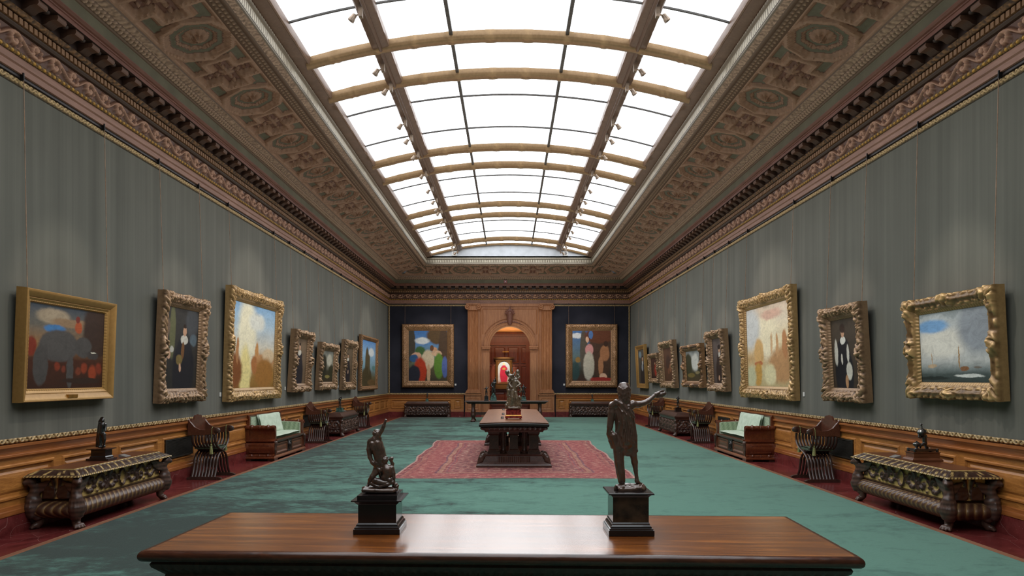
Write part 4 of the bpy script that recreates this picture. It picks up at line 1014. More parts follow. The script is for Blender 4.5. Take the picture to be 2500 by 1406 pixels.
# ================================================================== X-frame chairs
def make_chair(label, loc, rz):
    t = thing('folding_armchair', label, 'chair', loc, rz, 'slatted X-frame armchairs along the walls')
    nS = 8
    ys = np.linspace(-.185, .185, nS)
    cv = [(.285, .745), (.30, .69), (.29, .62), (.235, .55), (.13, .497), (0, .46), (-.10, .41), (-.165, .33), (-.19, .23), (-.225, .13), (-.275, .045)]
    cc = np.array(cv); tt = np.linspace(0, len(cv) - 1, 26)
    xs = np.interp(tt, range(len(cv)), cc[:, 0]); zs = np.interp(tt, range(len(cv)), cc[:, 1])
    for e in (-1, 1):
        for i, y in enumerate(ys):
            mb = MB(); yy = y + (.012 if e > 0 else -.012)
            mb.tube([(e * x, yy, z) for x, z in zip(xs, zs)], .021, 6, flat=.6); mb.build('slat', M['chair'], t, 60)
        # arm: solid side with a swept top running down to a scrolled end
        top = [(.245, 1.0), (.235, .985), (.20, .935), (.14, .865), (.06, .825), (-.03, .82), (-.12, .845), (-.19, .86), (-.24, .85), (-.265, .815), (-.25, .775), (-.21, .755), (-.15, .745)]
        bot = [(.0, .735), (.15, .735), (.25, .735)]
        mb = MB(); mb.prism([(y, z) for y, z in top + bot], e * .285 - .022, e * .285 + .022, 'x'); 
        ar = mb.build('armrest', M['chair_arm'], t)
        mb = MB(); mb.lathe([(0, -.034), (.03, -.032), (.045, -.024), (.045, .024), (.03, .032), (0, .034)], (e * .285, -.225, .805), 14, 'x'); mb.build('scroll_end', M['chair'], ar, 50)
        mb = MB(); mb.prism([(-.30, .0), (.27, .0), (.27, .035), (.22, .05), (-.20, .05), (-.26, .04), (-.30, .02)], e * .275 - .028, e * .275 + .028, 'x'); mb.build('foot', M['chair'], t)
        # cord and tassel over the arm end
        mb = MB(); xo = e * .285
        mb.tube([(xo + .028, -.14, .70), (xo + .028, -.15, .84), (xo, -.15, .865), (xo - .028, -.15, .84), (xo - .028, -.145, .66), (xo - .03, -.14, .58)], .0055, 6); cd = mb.build('cord', M['tassel'], t)
        mb = MB(); mb.lathe([(0, .59), (.014, .585), (.018, .57), (.010, .555), (.016, .55), (.024, .50), (.030, .425), (0, .42)], (xo - .03, -.14, 0), 10); mb.build('tassel', M['tassel'], cd, 50)
    mb = MB(); mb.tube([(0, -.205, .46), (0, .205, .46)], .03, 10); mb.build('pivot_rod', M['chair'], t, 60)
    mb = MB()
    y = np.linspace(-.19, .19, 12); x = np.linspace(-.19, .19, 13); X, Y = np.meshgrid(x, y, indexing='ij')
    Z = .475 + .035 * (1 - (X / .19) ** 2) * 0 + .012 * np.cos(X / .19 * 1.4)
    mb.grid(np.stack([X, Y, Z + .06], -1)); mb.box(-.19, .19, -.19, .19, .495, .53); mb.build('seat', M['seat'], t)
    mb = MB()   # shaped back board
    pr = [(-.262, .76), (.262, .76), (.262, .96), (.245, 1.0), (.215, .985), (.185, .965), (.155, .985), (.13, 1.025), (.09, 1.05), (.05, 1.04), (0, 1.06), (-.05, 1.04), (-.09, 1.05), (-.13, 1.025), (-.155, .985), (-.185, .965), (-.215, .985), (-.245, 1.0), (-.262, .96)]
    mb.prism(pr, .205, .235, 'y'); mb.build('backrest', M['chair_arm'], t)
    return t
ch = make_chair('dark slatted X-frame armchair with tassels, nearest chair on the left wall', (-5.02, 11.72, .002), PI / 2)
for lab, x, y, r in (('dark slatted X-frame armchair between sofa and dark chest on the left wall', -4.99, 18.25, PI / 2),
                     ('dark slatted X-frame armchair beyond the carved chest, farthest chair on the left wall', -5.02, 23.75, PI / 2),
                     ('dark slatted X-frame armchair with tassels, nearest chair on the right wall', 5.03, 11.42, -PI / 2),
                     ('dark slatted X-frame armchair between sofa and dark chest on the right wall', 5.0, 18.2, -PI / 2),
                     ('dark slatted X-frame armchair beyond the carved chest, farthest chair on the right wall', 5.03, 24.0, -PI / 2)):
    dup(ch, lab, (x, y, .002), r)

# ================================================================== sofas (front -y, length x)
def make_sofa(label, loc, rz):
    t = thing('box_sofa', label, 'sofa', loc, rz, 'mahogany box sofas along the walls')
    L, D = 1.07, .295
    mb = MB(); mb.box(-L + .16, L - .16, -D + .03, D - .02, .07, .40)
    cs = mb.build('case', M['sofa_front'], t)
    mb = MB()    # front: two sunk panels and centre roundel
    for a, b in ((-L + .2, -.16), (.16, L - .2)):
        mb.rloops([(a + q, b - q, .12 + q, .345 - q, -D + .028 - d) for q, d in ((0, 0), (.012, .022), (.03, .022), (.05, .004), (.07, .004), (.09, .012))], None, True)
    mb.build('front_panel', M['sofa_front'], cs)
    mb = MB(); mb.lathe([(0, -.05), (.03, -.045), (.05, -.025), (.07, -.03), (.09, -.035), (.10, -.02), (.11, 0)], (0, -D + .03, .235), 20, 'y'); mb.prism([(-.14, .36), (.14, .36), (.10, .235), (.14, .11), (-.14, .11), (-.10, .235)], -D + .01, -D + .03, 'y'); mb.build('roundel', M['darkrel'], cs, 40)
    mb = MB(); mb.box(-L + .12, L - .12, -D - .03, -D + .06, .40, .425); mb.box(-L + .12, L - .12, -D - .015, -D + .05, .375, .3995); mb.build('seat_rail', M['sofa'], t)
    mb = MB(); mb.ringbox([(L + .02, D + .018, .045), (L + .02, D + .018, .065), (L - .01, D + .008, .085), (L - .02, D, .10)], 2, 2); mb.build('plinth', M['sofa'], t)
    for e in (-1, 1):
        for f in (-1, 1): 
            mb = MB(); x, y = e * (L - .12), f * (D - .06); mb.box(x - .1, x + .1, y - .07, y + .07, 0, .045); mb.build('foot', M['dark'], t)
        # end: bombe lower box, waist and flaring upper arm
        pr = [(.90, .09), (1.02, .09), (1.035, .105), (1.02, .12), (1.03, .15), (1.065, .21), (1.07, .27), (1.04, .34), (1.0, .375), (1.03, .385), (1.035, .405), (1.0, .415), (.965, .44), (.955, .50), (.965, .57), (.99, .62), (1.03, .645), (1.04, .67), (1.02, .695), (.97, .70), (.91, .68), (.90, .60)]
        mb = MB(); q = [(e * x, z) for x, z in pr]; mb.prism(q, -D, D, 'y'); ed = mb.build('end_panel', M['sofa'], t, 35)
        mb = MB()
        for y0, y1, z0, z1 in ((-D + .07, D - .07, .15, .335),):
            loops = [(y0 + g, y1 - g, z0 + g * .8, z1 - g * .8, d) for g, d in ((0, 0), (.012, .016), (.03, .016), (.045, .004), (.06, .004))]
            mb.rloops(loops, lambda a, dd, z: (e * (np.interp(z, [.15, .21, .27, .34], [1.03, 1.065, 1.07, 1.04]) + dd), a, z), True)
        mb.build('raised_panel', M['sofa'], ed, 40)
        mb = MB(); n = 70; yy = np.linspace(-D - .01, D + .01, n); a = np.linspace(0, 2 * PI, 11)[:-1]
        rr = .036 + .008 * np.abs(np.sin(yy * 30)) + .010 * (np.abs(((yy + .32) / .16) % 1 - .5) > .42)
        mb.grid(np.stack([np.stack([e * 1.0 + rr * np.cos(q), yy, .675 + rr * np.sin(q)], -1) for q in a], 1), closev=True); mb.build('rolled_top', M['sofa'], ed, 60)
        mb = MB(); rr = .026 + .008 * np.abs(np.sin(yy * 26)) + .008 * (np.abs(((yy + .32) / .16) % 1 - .5) > .42)
        mb.grid(np.stack([np.stack([e * 1.03 + rr * np.cos(q), yy, .105 + rr * np.sin(q)], -1) for q in a], 1), closev=True); mb.build('base_roll', M['sofa'], ed, 60)
        V, Fs = limbs([[(e * .97, -D - .005, .36, .045), (e * .98, -D - .01, .30, .03), (e * 1.0, -D - .01, .22, .025)], [(e * .98, -D - .02, .34, .03)], [(e * 1.0, -D - .01, .2, .018), (e * .99, -D - .01, .13, .012)], [(e * .985, -D - .015, .26, .022)]], .008, .012)
        mb = MB(); mb.add(V, Fs, .6 + 0 * V[:, 0]); mb.build('carved_corner', M['darkrel'], ed, 180)
        mb = MB(); pts = [(-D + .05, .42), (-D + .05, .655), (-D + .10, .675), (D - .02, .69), (D - .02, .42)]
        mb.prism(pts, e * .81, e * .915, 'x'); mb.build('arm_upholstery', M['trellis'], t)
    mb = MB(); mb.box(-L + .10, L - .10, D - .035, D, .40, .885); mb.ringbox([(L - .08, .035, .885), (L - .05, .045, .90), (L - .05, .045, .925), (L - .07, .03, .935)], 2, 2, c=(0, D - .02)); 
    for e in (-1, 1): mb.box(e * (L - .11) - .03, e * (L - .11) + .03, D - .07, D + .005, .40, .89)
    mb.build('backrest', M['sofa'], t)
    mb = MB(); mb.box(-L + .17, L - .17, D - .075, D - .036, .44, .875); mb.build('back_upholstery', M['trellis'], t)
    def cush(name, x0, x1, y0, y1, z0, z1, axis, puff, mat, seed):
        mb = MB(); n = 17
        U, V = np.meshgrid(np.linspace(-1, 1, n), np.linspace(-1, 1, n), indexing='ij')
        pf = ((1 - U ** 4) * (1 - V ** 4)) ** .5
        wob = .012 * (vnoise(U * 2 + 5, V * 2, seed) - .5)
        for s in (1, -1):
            if axis == 'z':
                P = np.stack([(x0 + x1) / 2 + U * (x1 - x0) / 2, (y0 + y1) / 2 + V * (y1 - y0) / 2, (z0 + z1) / 2 + s * ((z1 - z0) / 2 * (.45 + .55 * pf)) + wob], -1)
            else:
                lean = (V + 1) / 2 * .10
                P = np.stack([(x0 + x1) / 2 + U * (x1 - x0) / 2, (y0 + y1) / 2 + s * ((y1 - y0) / 2 * (.35 + .65 * pf)) + lean, (z0 + z1) / 2 + V * (z1 - z0) / 2 + wob], -1)
            mb.grid(P)
        P0 = []
        mb2 = mb.build(name, mat, t, 180); return mb2
    cush('seat_cushion', -.80, .80, -D + .02, D - .08, .405, .515, 'z', .1, M['silk'], 3)
    cush('back_cushion', -.64, .64, .02, .14, .51, .91, 'y', .1, M['silk'], 8)
    return t
sf = make_sofa('mahogany box sofa with pale green cushions against the left wall', (-5.03, 15.07, .002), PI / 2)
dup(sf, 'mahogany box sofa with pale green cushions against the right wall', (5.03, 14.95, .002), -PI / 2)
# ================================================================== chests (front -y, length x, back +y)
def make_cassone(label, loc, rz):
    t = thing('carved_chest', label, 'chest', loc, rz, 'gilded walnut chests near the viewer')
    HX, HY = 1.0, .245
    # gadrooned belly
    mb = MB(); nx, ny = 330, 100
    zz = np.linspace(.10, .305, 14); lv = []
    for z in zz:
        q = (z - .10) / .205; b = math.sin(q * PI) ** .7
        lv.append((HX - .10 + .115 * b + .03 * q, HY - .085 + .095 * b + .03 * q, z, .022 * math.sin(q * PI) ** .5 if 0 < q < 1 else 0))
    R = []; H = []
    def gad(tv): return abs(math.sin(tv * 34)) ** .45
    mb.ringbox(lv, nx, ny, gad)
    hx = []
    for L in lv:
        for k_, nn, hh in ((0, nx, HX), (1, ny, HY), (0, nx, HX), (1, ny, HY)):
            hx += [gad(i / nn * L[0 if k_ == 0 else 1] * 2) for i in range(nn)]
    mb.h = [np.array(hx)]
    mb.build('gadrooned_belly', M['gad'], t, 60)
    mb = MB(); mb.ringbox([(HX - .06, HY - .045, .3055), (HX - .05, HY - .035, .318), (HX - .08, HY - .06, .328)], 2, 2); mb.build('gilt_moulding', M['gilt'], t)
    # carved sides
    mb = MB()
    def side(L, sgn, horiz):
        n, m_ = int(L * 2 / .0085), 34
        U, V = np.meshgrid(np.linspace(-L, L, n), np.linspace(0, 1, m_), indexing='ij')
        z = .327 + V * .238; off = (HY if horiz else HX) - .085 + .03 * (1 - V) ** 2 + .025 * V
        v = V * .255
        h = np.zeros_like(U)
        r0 = np.hypot(U / 1.0, (v - .125)); ov = np.hypot(U / .075, (v - .125) / .105)
        if horiz:
            R_ = rinceau(np.abs(U) * .9 + .1, v * .9, .40, .23)
            fig = sstep(.045, .02, np.abs(np.abs(U) - .3 + .5 * (v - .12))) * (v > .03) + sstep(.06, .03, np.hypot(np.abs(U) - .27, v - .2))
            h = np.maximum(R_ * (np.abs(U) > .1), np.clip(fig, 0, 1) * .9)
            h = np.maximum(h, sstep(1.2, 1.0, ov) * sstep(.75, .85, ov))
        else:
            th = np.arctan2(v - .03, U); rr = np.hypot(U, (v - .03))
            fan = sstep(.24, .2, rr) * (.5 + .5 * np.cos(th * 14)) * (v > .02)
            sc_ = np.maximum(sstep(.07, .05, np.abs(np.hypot(np.abs(U) - .11, v - .07) - .045)) , 0)
            h = np.maximum(fan, sc_ * (v < .16))
        h = h * (.75 + .25 * acanthus(U, v, 1.2, 3)) * sstep(0, .04, V) * sstep(1, .95, V) * sstep(L, L - .06, np.abs(U))
        y = -(off + .035 * h)
        P = np.stack([U * sgn, y * sgn, z], -1) if horiz else np.stack([-y * sgn, U * sgn, z], -1)
        mb.grid(P, .08 + .9 * sstep(.2, .5, h))
    side(HX - .08, 1, True); side(HX - .08, -1, True); side(HY - .06, 1, False); side(HY - .06, -1, False)
    mb.build('carved_body', M['chestrel'], t, 180)
    # lid
    mb = MB(); nx, ny = 260, 80
    lv = [(HX - .03, HY - .01, .565, 0), (HX + .05, HY + .045, .572, 0), (HX + .06, HY + .055, .578, .006), (HX + .055, HY + .05, .592, .006), (HX + .04, HY + .04, .596, 0), (HX + .02, HY + .02, .61, .012), (HX - .03, HY - .03, .635, .016), (HX - .055, HY - .05, .645, 0), (HX - .06, HY - .055, .655, .004), (HX - .075, HY - .07, .657, 0)]
    fn = lambda tv: .5 + .5 * math.sin(tv * 84)
    mb.ringbox(lv, nx, ny, fn)
    hv = []
    for j, L in enumerate(lv):
        for k_, nn in ((0, nx), (1, ny), (0, nx), (1, ny)):
            for i in range(nn):
                tv = i / nn * L[k_] * 2
                hv.append({2: .25 + .7 * (math.sin(tv * 168) > 0), 3: .25 + .7 * (math.sin(tv * 168) > 0), 5: .8 * (math.sin(tv * 42) > .72), 6: .8 * (math.sin(tv * 42 + .8) > .84), 8: .95, 9: .9}.get(j, .15))
    mb.h = [np.array(hv, float)]
    ld = mb.build('lid', M['lidgilt'], t, 50)
    mb = MB(); mb.box(-HX + .07, HX - .07, -HY + .065, HY - .065, .6565, .6585); mb.build('lid_top', M['lidtop'], ld)
    # winged corner beasts and paw feet
    for sx in (-1, 1):
        for sy in (-1, 1):
            x, y = sx * (HX - .03), sy * (HY - .015); d = .7071
            def q(o, z, r, tx=0, ty=0): return (x + sx * d * o + tx, y + sy * d * o + ty, z, r)
            pr = [[q(.03, .52, .05), q(.0, .47, .042), q(.0, .40, .05), q(.03, .33, .055), q(.03, .26, .05)],          # neck, chest
                  [q(.05, .535, .046), q(.085, .515, .03)], [q(.03, .555, .022, sx * .03)], [q(.03, .555, .022, 0, sy * .03)],
                  [q(.0, .31, .072), q(.015, .22, .085), q(-.03, .14, .06)]]
            for w_ in range(4):
                pr.append([q(.0, .40 + .03 * w_, .02, -sx * .03), q(-.02, .43 + .035 * w_, .016, -sx * (.12 + .02 * w_)), q(-.035, .47 + .025 * w_, .01, -sx * (.2 + .02 * w_))])
                pr.append([q(.0, .40 + .03 * w_, .02, 0, -sy * .03), q(-.02, .43 + .03 * w_, .014, 0, -sy * (.08 + .02 * w_))])
            for w_ in range(5):
                a = w_ / 4 * PI / 2
                pr.append([(x + sx * .05 * math.cos(a), y + sy * .05 * math.sin(a), .15, .028), (x + sx * .085 * math.cos(a), y + sy * .085 * math.sin(a), .24, .02), (x + sx * .075 * math.cos(a), y + sy * .075 * math.sin(a), .31, .012)])
            V, Fs = limbs(pr, .009, .012)
            mb = MB(); mb.add(V, Fs, .62 + .2 * np.sin(V[:, 2] * 120)); mb.build('corner_beast', M['darkrel'], t, 180)
            fx, fy = x - sx * .045, y - sy * .03
            pf = [[(fx, fy, .13, .05), (fx, fy, .07, .04), (fx + sx * .02, fy + sy * .02, .035, .04)]]
            for w_ in range(4):
                a = (w_ - 1.5) * .42; ca, sa = math.cos(a), math.sin(a); ux, uy = .45 * sx, sy * .89
                vx, vy = ux * ca - uy * sa, ux * sa + uy * ca
                pf.append([(fx + vx * .02, fy + vy * .02, .045, .024), (fx + vx * .06, fy + vy * .06, .035, .022), (fx + vx * .085, fy + vy * .085, .016, .015)])
            V, Fs = limbs(pf, .007, .01); V[:, 2] = np.maximum(V[:, 2], 0)
            mb = MB(); mb.add(V, Fs, .7 + 0 * V[:, 0]); mb.build('paw_foot', M['darkrel'], t, 180)
    return t
cs1 = make_cassone('gilt and dark carved sarcophagus chest with gadrooned belly, nearest chest on the left wall', (-5.01, 8.66, .002), PI / 2)
dup(cs1, 'gilt and dark carved sarcophagus chest with gadrooned belly, nearest chest on the right wall', (5.01, 8.54, .002), -PI / 2)

def make_chest(label, loc, rz, HX, HY, bul, group):
    t = thing('carved_coffer', label, 'chest', loc, rz, group)
    mb = MB()
    def face(L, sgn, horiz, half):
        n, m_ = int(L * 2 / .011), 44
        U, V = np.meshgrid(np.linspace(-L, L, n), np.linspace(0, 1, m_), indexing='ij')
        z = .075 + V * .395; v = V * .395
        low = sstep(.33, .30, V)
        off = half - .06 + bul * np.sin(np.clip(V / .33, 0, 1) * PI) * .6 * low + .02 * sstep(.30, .36, V) * sstep(.40, .36, V) + bul * .5 * (1 - low) * (1 - V)
        R_ = rinceau(U + 3, np.clip(v - .14, 0, 1), .42, .25) * (1 - low)
        h = np.maximum(R_, (1 - low) * acanthus(U, v, 1.0, 4) * .6)
        h = np.maximum(h, low * acanthus(U, v, 1.4, 6) * .8)
        h *= sstep(0, .03, V) * sstep(1, .96, V)
        y = -(off + .035 * h)
        mb.grid(np.stack([U * sgn, y * sgn, z], -1) if horiz else np.stack([-y * sgn, U * sgn, z], -1), .1 + .8 * h)
    face(HX - .05, 1, True, HY); face(HX - .05, -1, True, HY); face(HY - .05, 1, False, HX); face(HY - .05, -1, False, HX)
    mb.build('carved_body', M['darkrel'], t, 180)
    mb = MB(); mb.box(-HX + .08, HX - .08, -HY + .08, HY - .08, .07, .47); mb.build('carcass', M['dark'], t)
    for sx in (-1, 1):
        for sy in (-1, 1):
            x, y = sx * (HX - .055), sy * (HY - .055)
            V, Fs = limbs([[(x, y, .45, .05), (x, y, .38, .035), (x, y, .30, .055), (x + sx * .02, y + sy * .02, .2, .05), (x, y, .12, .05), (x + sx * .02, y + sy * .03, .04, .055)], [(x + sx * .02, y + sy * .02, .44, .04)], [(x + sx * .04, y + sy * .07, .03, .03)], [(x - sx * .02, y + sy * .07, .03, .03)]], .012, .015)
            V[:, 2] = np.maximum(V[:, 2], 0)
            mb = MB(); mb.add(V, Fs, .5 + .3 * np.sin(V[:, 2] * 150)); mb.build('carved_corner', M['darkrel'], t, 180)
    mb = MB(); mb.ringbox([(HX - .03, HY - .03, .471), (HX - .02, HY - .02, .52), (HX - .0, HY, .535), (HX + .01, HY + .01, .55), (HX + .01, HY + .01, .575), (HX - .05, HY - .05, .60), (HX - .10, HY - .09, .655), (HX - .11, HY - .10, .67)], 2, 2)
    mb.build('lid', M['dark'], t); return t
mc = make_chest('dark heavily carved walnut chest between the two far chairs on the left wall', (-5.03, 20.97, .002), PI / 2, 1.05, .27, .05, 'dark carved chests by the far walls')
dup(mc, 'dark heavily carved walnut chest between the two far chairs on the right wall', (5.03, 21.07, .002), -PI / 2)
bc = make_chest('dark carved walnut chest under the painting with green drapery on the end wall', (-3.55, 30.33, .002), 0, .98, .27, .02, 'dark carved chests by the far walls')
dup(bc, 'dark carved walnut chest under the painting with red drapery on the end wall', (3.6, 30.33, .002), 0)

# ventilation grilles in the wainscot
for side, s0, lab in (('L', 10.66, 'dark slatted ventilation grille in the left wainscot behind the nearest chair'), ('R', 10.66, 'dark slatted ventilation grille in the right wainscot behind the nearest chair'),
                      ('L', 17.86, 'dark slatted ventilation grille in the left wainscot beyond the sofa'), ('R', 16.66, 'dark slatted ventilation grille in the right wainscot beyond the sofa')):
    t = thing('vent_grille', lab, 'vent', wp(side, s0 + .53, .05, .41), PI / 2 if side == 'L' else -PI / 2, 'wainscot grilles')
    mb = MB(); W = .46
    mb.rloops([(-W, W, 0, .30, 0), (-W, W, 0, .30, -.012), (-W + .02, W - .02, .02, .28, -.012), (-W + .025, W - .025, .025, .275, 0.0)], None, True); mb.build('frame', M['grille'], t)
    mb = MB()
    for i in range(14): mb.box(-W + .022, W - .022, -.010, -.002, .03 + i * .0175, .03 + i * .0175 + .009)
    mb.build('slat', M['grille'], t)

# spotlights on the skylight beams
def make_spot(label, loc, sx):
    t = thing('spotlight', label, 'spotlight', loc, 0 if sx < 0 else PI, 'pale spotlights clipped to the skylight beams')
    mb = MB(); mb.box(-.026, .026, -.04, .04, -.07, .06); mb.build('mounting_box', M['spot'], t)
    mb = MB(); mb.tube([(-.03, 0, -.03), (-.09, 0, -.05)], .012, 6); mb.build('arm', M['spot'], t)
    mb = MB(); mb.lathe([(.015, .04), (.034, .03), (.038, -.02), (.046, -.045), (.048, -.075), (.04, -.075), (.02, -.045)], (0, 0, 0), 12)
    o = mb.build('lamp_head', M['spot'], t, 50, (-.10, 0, -.06)); o.rotation_euler = (0, .6, 0)
    return t
SY = [9.85, 11.6, 12.4, 14.1, 15.0, 16.1, 17.6, 19.0, 20.2, 21.1, 21.6, 22.8, 24.3, 25.3, 27.0, 27.6, 28.4]
ORD = ['nearest', 'second', 'third', 'fourth', 'fifth', 'sixth', 'seventh', 'eighth', 'ninth', 'tenth', 'eleventh', 'twelfth', 'thirteenth', 'fourteenth', 'third last', 'second last', 'farthest']
sp0 = None
for sx, nm in ((-1, 'left'), (1, 'right')):
    for i, y in enumerate(SY):
        lab = f'small pale spotlight on the {nm} skylight beam, {ORD[i]} along it'
        loc = (sx * 2.10, y, float(zv(2.1)) - .20 + .04)
        if sp0 is None: sp0 = make_spot(lab, loc, sx)
        else: dup(sp0, lab, loc, 0 if sx < 0 else PI)
# small fittings high on the end wall
for x, lab in ((-2.26, 'small square white fitting high on the lunette wall, left one'), (2.33, 'small square white fitting high on the lunette wall, right one')):
    t = thing('speaker_mount', lab, 'speaker', (x, SY1, 6.72)); mb = MB(); mb.ringbox([(.09, .02, 0), (.10, .03, .02), (.10, .03, .18), (.09, .02, .2)], 2, 2, c=(0, -.035)); mb.build('casing', M['card'], t)
    mb = MB(); mb.lathe([(0, -.012), (.05, -.01), (.06, 0)], (0, -.066, .1), 12, 'y'); mb.build('grille_disc', M['grey'], t)
t = thing('smoke_detector', 'small pinkish alarm box with pale centre on the cornice above the doorway', 'detector', (-.16, YB - .43, 5.83))
mb = MB(); mb.box(-.07, .07, -.05, 0, -.02, .10); mb.build('casing', M['redmar'], t); mb = MB(); mb.lathe([(0, -.03), (.025, -.025), (.03, 0)], (0, -.052, .04), 12, 'y'); mb.build('lens', M['card'], t)
# ================================================================== bronzes
def plinth(t, mat, levels, name='pedestal', cx=0.0, cy=0.0):
    mb = MB(); mb.ringbox([(a, b, z) for a, b, z in levels], 2, 2, c=(cx, cy)); return mb.build(name, mat, t)
def fingers(hx, hy, d, ux, uy, r=3.2, L=16, n=4, spread=4.0, thumb=1):
    """small finger chains leaving a palm at (hx,hy,depth d) in direction (ux,uy), picture units"""
    out = []; px, py = -uy, ux
    for i in range(n):
        o = (i - (n - 1) / 2) * spread; l = L * (1, 1.15, 1.05, .85)[i % 4]
        out.append([(hx + px * o, hy + py * o, d, r), (hx + px * o * 1.15 + ux * l * .6, hy + py * o * 1.15 + uy * l * .6, d - 1, r * .85), (hx + px * o * 1.1 + ux * l, hy + py * o * 1.1 + uy * l, d + 3, r * .7)])
    out.append([(hx + px * spread * 1.6 * thumb, hy + py * spread * 1.6 * thumb, d - 3, r), (hx + px * spread * 3.2 * thumb + ux * L * .45, hy + py * spread * 3.2 * thumb + uy * L * .45, d - 5, r * .8)])
    return out
def curls(cx, cy, cd, R, n, r, seed, ylim=1.0):
    J = R * .1
    q = random.Random(seed); out = []
    while len(out) < n:
        a, b = q.uniform(0, 2 * PI), math.acos(q.uniform(-1, 1))
        x, y, d = math.sin(b) * math.cos(a), math.cos(b), math.sin(b) * math.sin(a)
        if y > ylim: continue
        s = q.uniform(.8, 1.2) * r
        out.append([(cx + x * R, cy + y * R, cd + d * R, s), (cx + x * R * 1.04 + q.uniform(-J, J), cy + y * R * 1.04 + q.uniform(-J, J), cd + d * R, s * .8)])
    return out

# robed man seen from behind, arm stretched out, on marble pedestal
t = thing('robed_bronze', 'brown bronze robed man with outstretched arm on square marble pedestal, on the near table', 'statue', (.629, 3.69, ZT + .0015), 0, 'bronzes standing on tables and chests')
PH = .220
plinth(t, M['ebony'], [(.117, .117, 0), (.117, .117, .028), (.112, .112, .030), (.112, .112, .036), (.106, .106, .038), (.104, .104, .046), (.097, .097, .054), (.097, .097, .060), (.093, .093, .066)], 'pedestal_base')
plinth(t, M['bmarble'], [(.0925, .0925, .0665), (.0925, .0925, .196)], 'pedestal_block')
plinth(t, M['ebony'], [(.094, .094, .1965), (.097, .097, .202), (.104, .104, .208), (.117, .117, .211), (.117, .117, .217), (.114, .114, PH)], 'pedestal_cap')
S = .000452
rock = []
q = random.Random(4)
rock += [[(215, 1318, -10, 52), (330, 1316, 10, 60), (450, 1318, 20, 56), (510, 1322, 40, 46)], [(240, 1325, -70, 34), (360, 1322, -74, 38), (480, 1322, -60, 36)], [(250, 1325, 70, 40), (480, 1325, 90, 40)]]
for i in range(26):
    x = 190 + i * 13; d = q.uniform(-95, 60); rock.append([(x, 1312 + q.uniform(-8, 8), d, 17), (x + q.uniform(-26, 26), 1284 + q.uniform(-8, 14), d + q.uniform(-14, 30), 12)])
figure('rock_base', rock, M['br2'], t, .003, .004, (0, 0, PH), S, (330, 1334))
body = [
    # legs, feet
    [(222, 860, 5, 66), (228, 1010, -6, 56), (245, 1130, 0, 51), (258, 1225, 4, 44)], [(258, 1240, 8, 36), (262, 1268, 40, 30), (265, 1278, 78, 22)],
    [(360, 800, 5, 64), (392, 930, -18, 42)], [(392, 930, -18, 40), (410, 1010, 6, 39), (424, 1110, 12, 25), (434, 1190, 8, 20)], [(436, 1225, 6, 25), (466, 1262, 34, 20), (505, 1276, 62, 16)],
    [(436, 1190, 8, 20), (436, 1236, 2, 24)],
    # trunk
    [(302, 770, 4, 104), (298, 600, 8, 98), (282, 470, 4, 104), (274, 385, 4, 92)], [(182, 350, 0, 54), (272, 352, 2, 70), (372, 345, 0, 48)], [(230, 800, 0, 72), (365, 800, 0, 66)],
    [(362, 440, 4, 46), (372, 600, 6, 42), (388, 740, 4, 50), (398, 850, 2, 38)], [(205, 430, 0, 46), (225, 600, 0, 40), (225, 760, 2, 55)],
    [(310, 800, 10, 84), (318, 868, 8, 60), (330, 880, 6, 54)], [(270, 850, 0, 66), (370, 850, 4, 60), (392, 868, 4, 46)],
    # neck and head
    [(284, 340, 10, 46), (287, 240, 16, 44)], [(287, 145, 16, 74), (287, 172, 22, 70)], [(287, 205, 40, 44)], [(287, 170, 0, 70), (286, 230, -8, 62), (284, 290, -14, 52)],
    # face on the far side: nose, brow, chin beard
    [(287, 165, 84, 12), (287, 182, 98, 10)], [(262, 152, 80, 10), (312, 152, 80, 10)], [(287, 225, 66, 24), (287, 262, 60, 14)], [(215, 168, 30, 11)], [(359, 168, 30, 11)],
    # stretched arm
    [(392, 330, 0, 46), (450, 335, 6, 39), (525, 318, 12, 30)], [(525, 318, 12, 31), (575, 292, 20, 29), (640, 238, 28, 20)], [(640, 238, 28, 19), (668, 216, 32, 23), (700, 200, 36, 21)],
    # hanging arm
    [(150, 345, 0, 46), (140, 430, -10, 44), (118, 590, -14, 36)], [(118, 590, -14, 34), (112, 680, 6, 31), (128, 760, 26, 23)], [(130, 765, 26, 24), (146, 800, 32, 26)],
    # cloak: roll over the shoulder, folds down the back, loose hem
    [(130, 350, -30, 30), (190, 300, -48, 30), (250, 330, -72, 22), (300, 390, -78, 18)], [(335, 350, -58, 16), (345, 420, -60, 17), (392, 480, -46, 18)],
    [(160, 700, -30, 40), (200, 820, -20, 48), (215, 960, -16, 44), (235, 1100, -8, 36), (262, 1200, -4, 30)], [(265, 895, -10, 34), (330, 905, -14, 34), (395, 895, -18, 30), (425, 875, -14, 24)],
    [(395, 560, 0, 26), (410, 700, 0, 30), (420, 860, 0, 24)], [(140, 660, -20, 24), (128, 760, -8, 26), (160, 830, -6, 26)],
]
def fold(pts, r):
    out = []
    for i, (x, y) in enumerate(pts):
        R = float(np.interp(y, [340, 470, 600, 770, 900, 1010, 1130, 1230], [84, 104, 98, 104, 60, 56, 51, 44])); cx = float(np.interp(y, [340, 470, 600, 770, 900, 1010, 1200], [272, 282, 298, 302, 222, 228, 256]))
        dz = -math.sqrt(max(0, R * R - (x - cx) ** 2)) if abs(x - cx) < R else -18
        out.append((x, y, min(dz, -18) - 1, r * (.7 if i in (0, len(pts) - 1) else 1)))
    body.append(out)
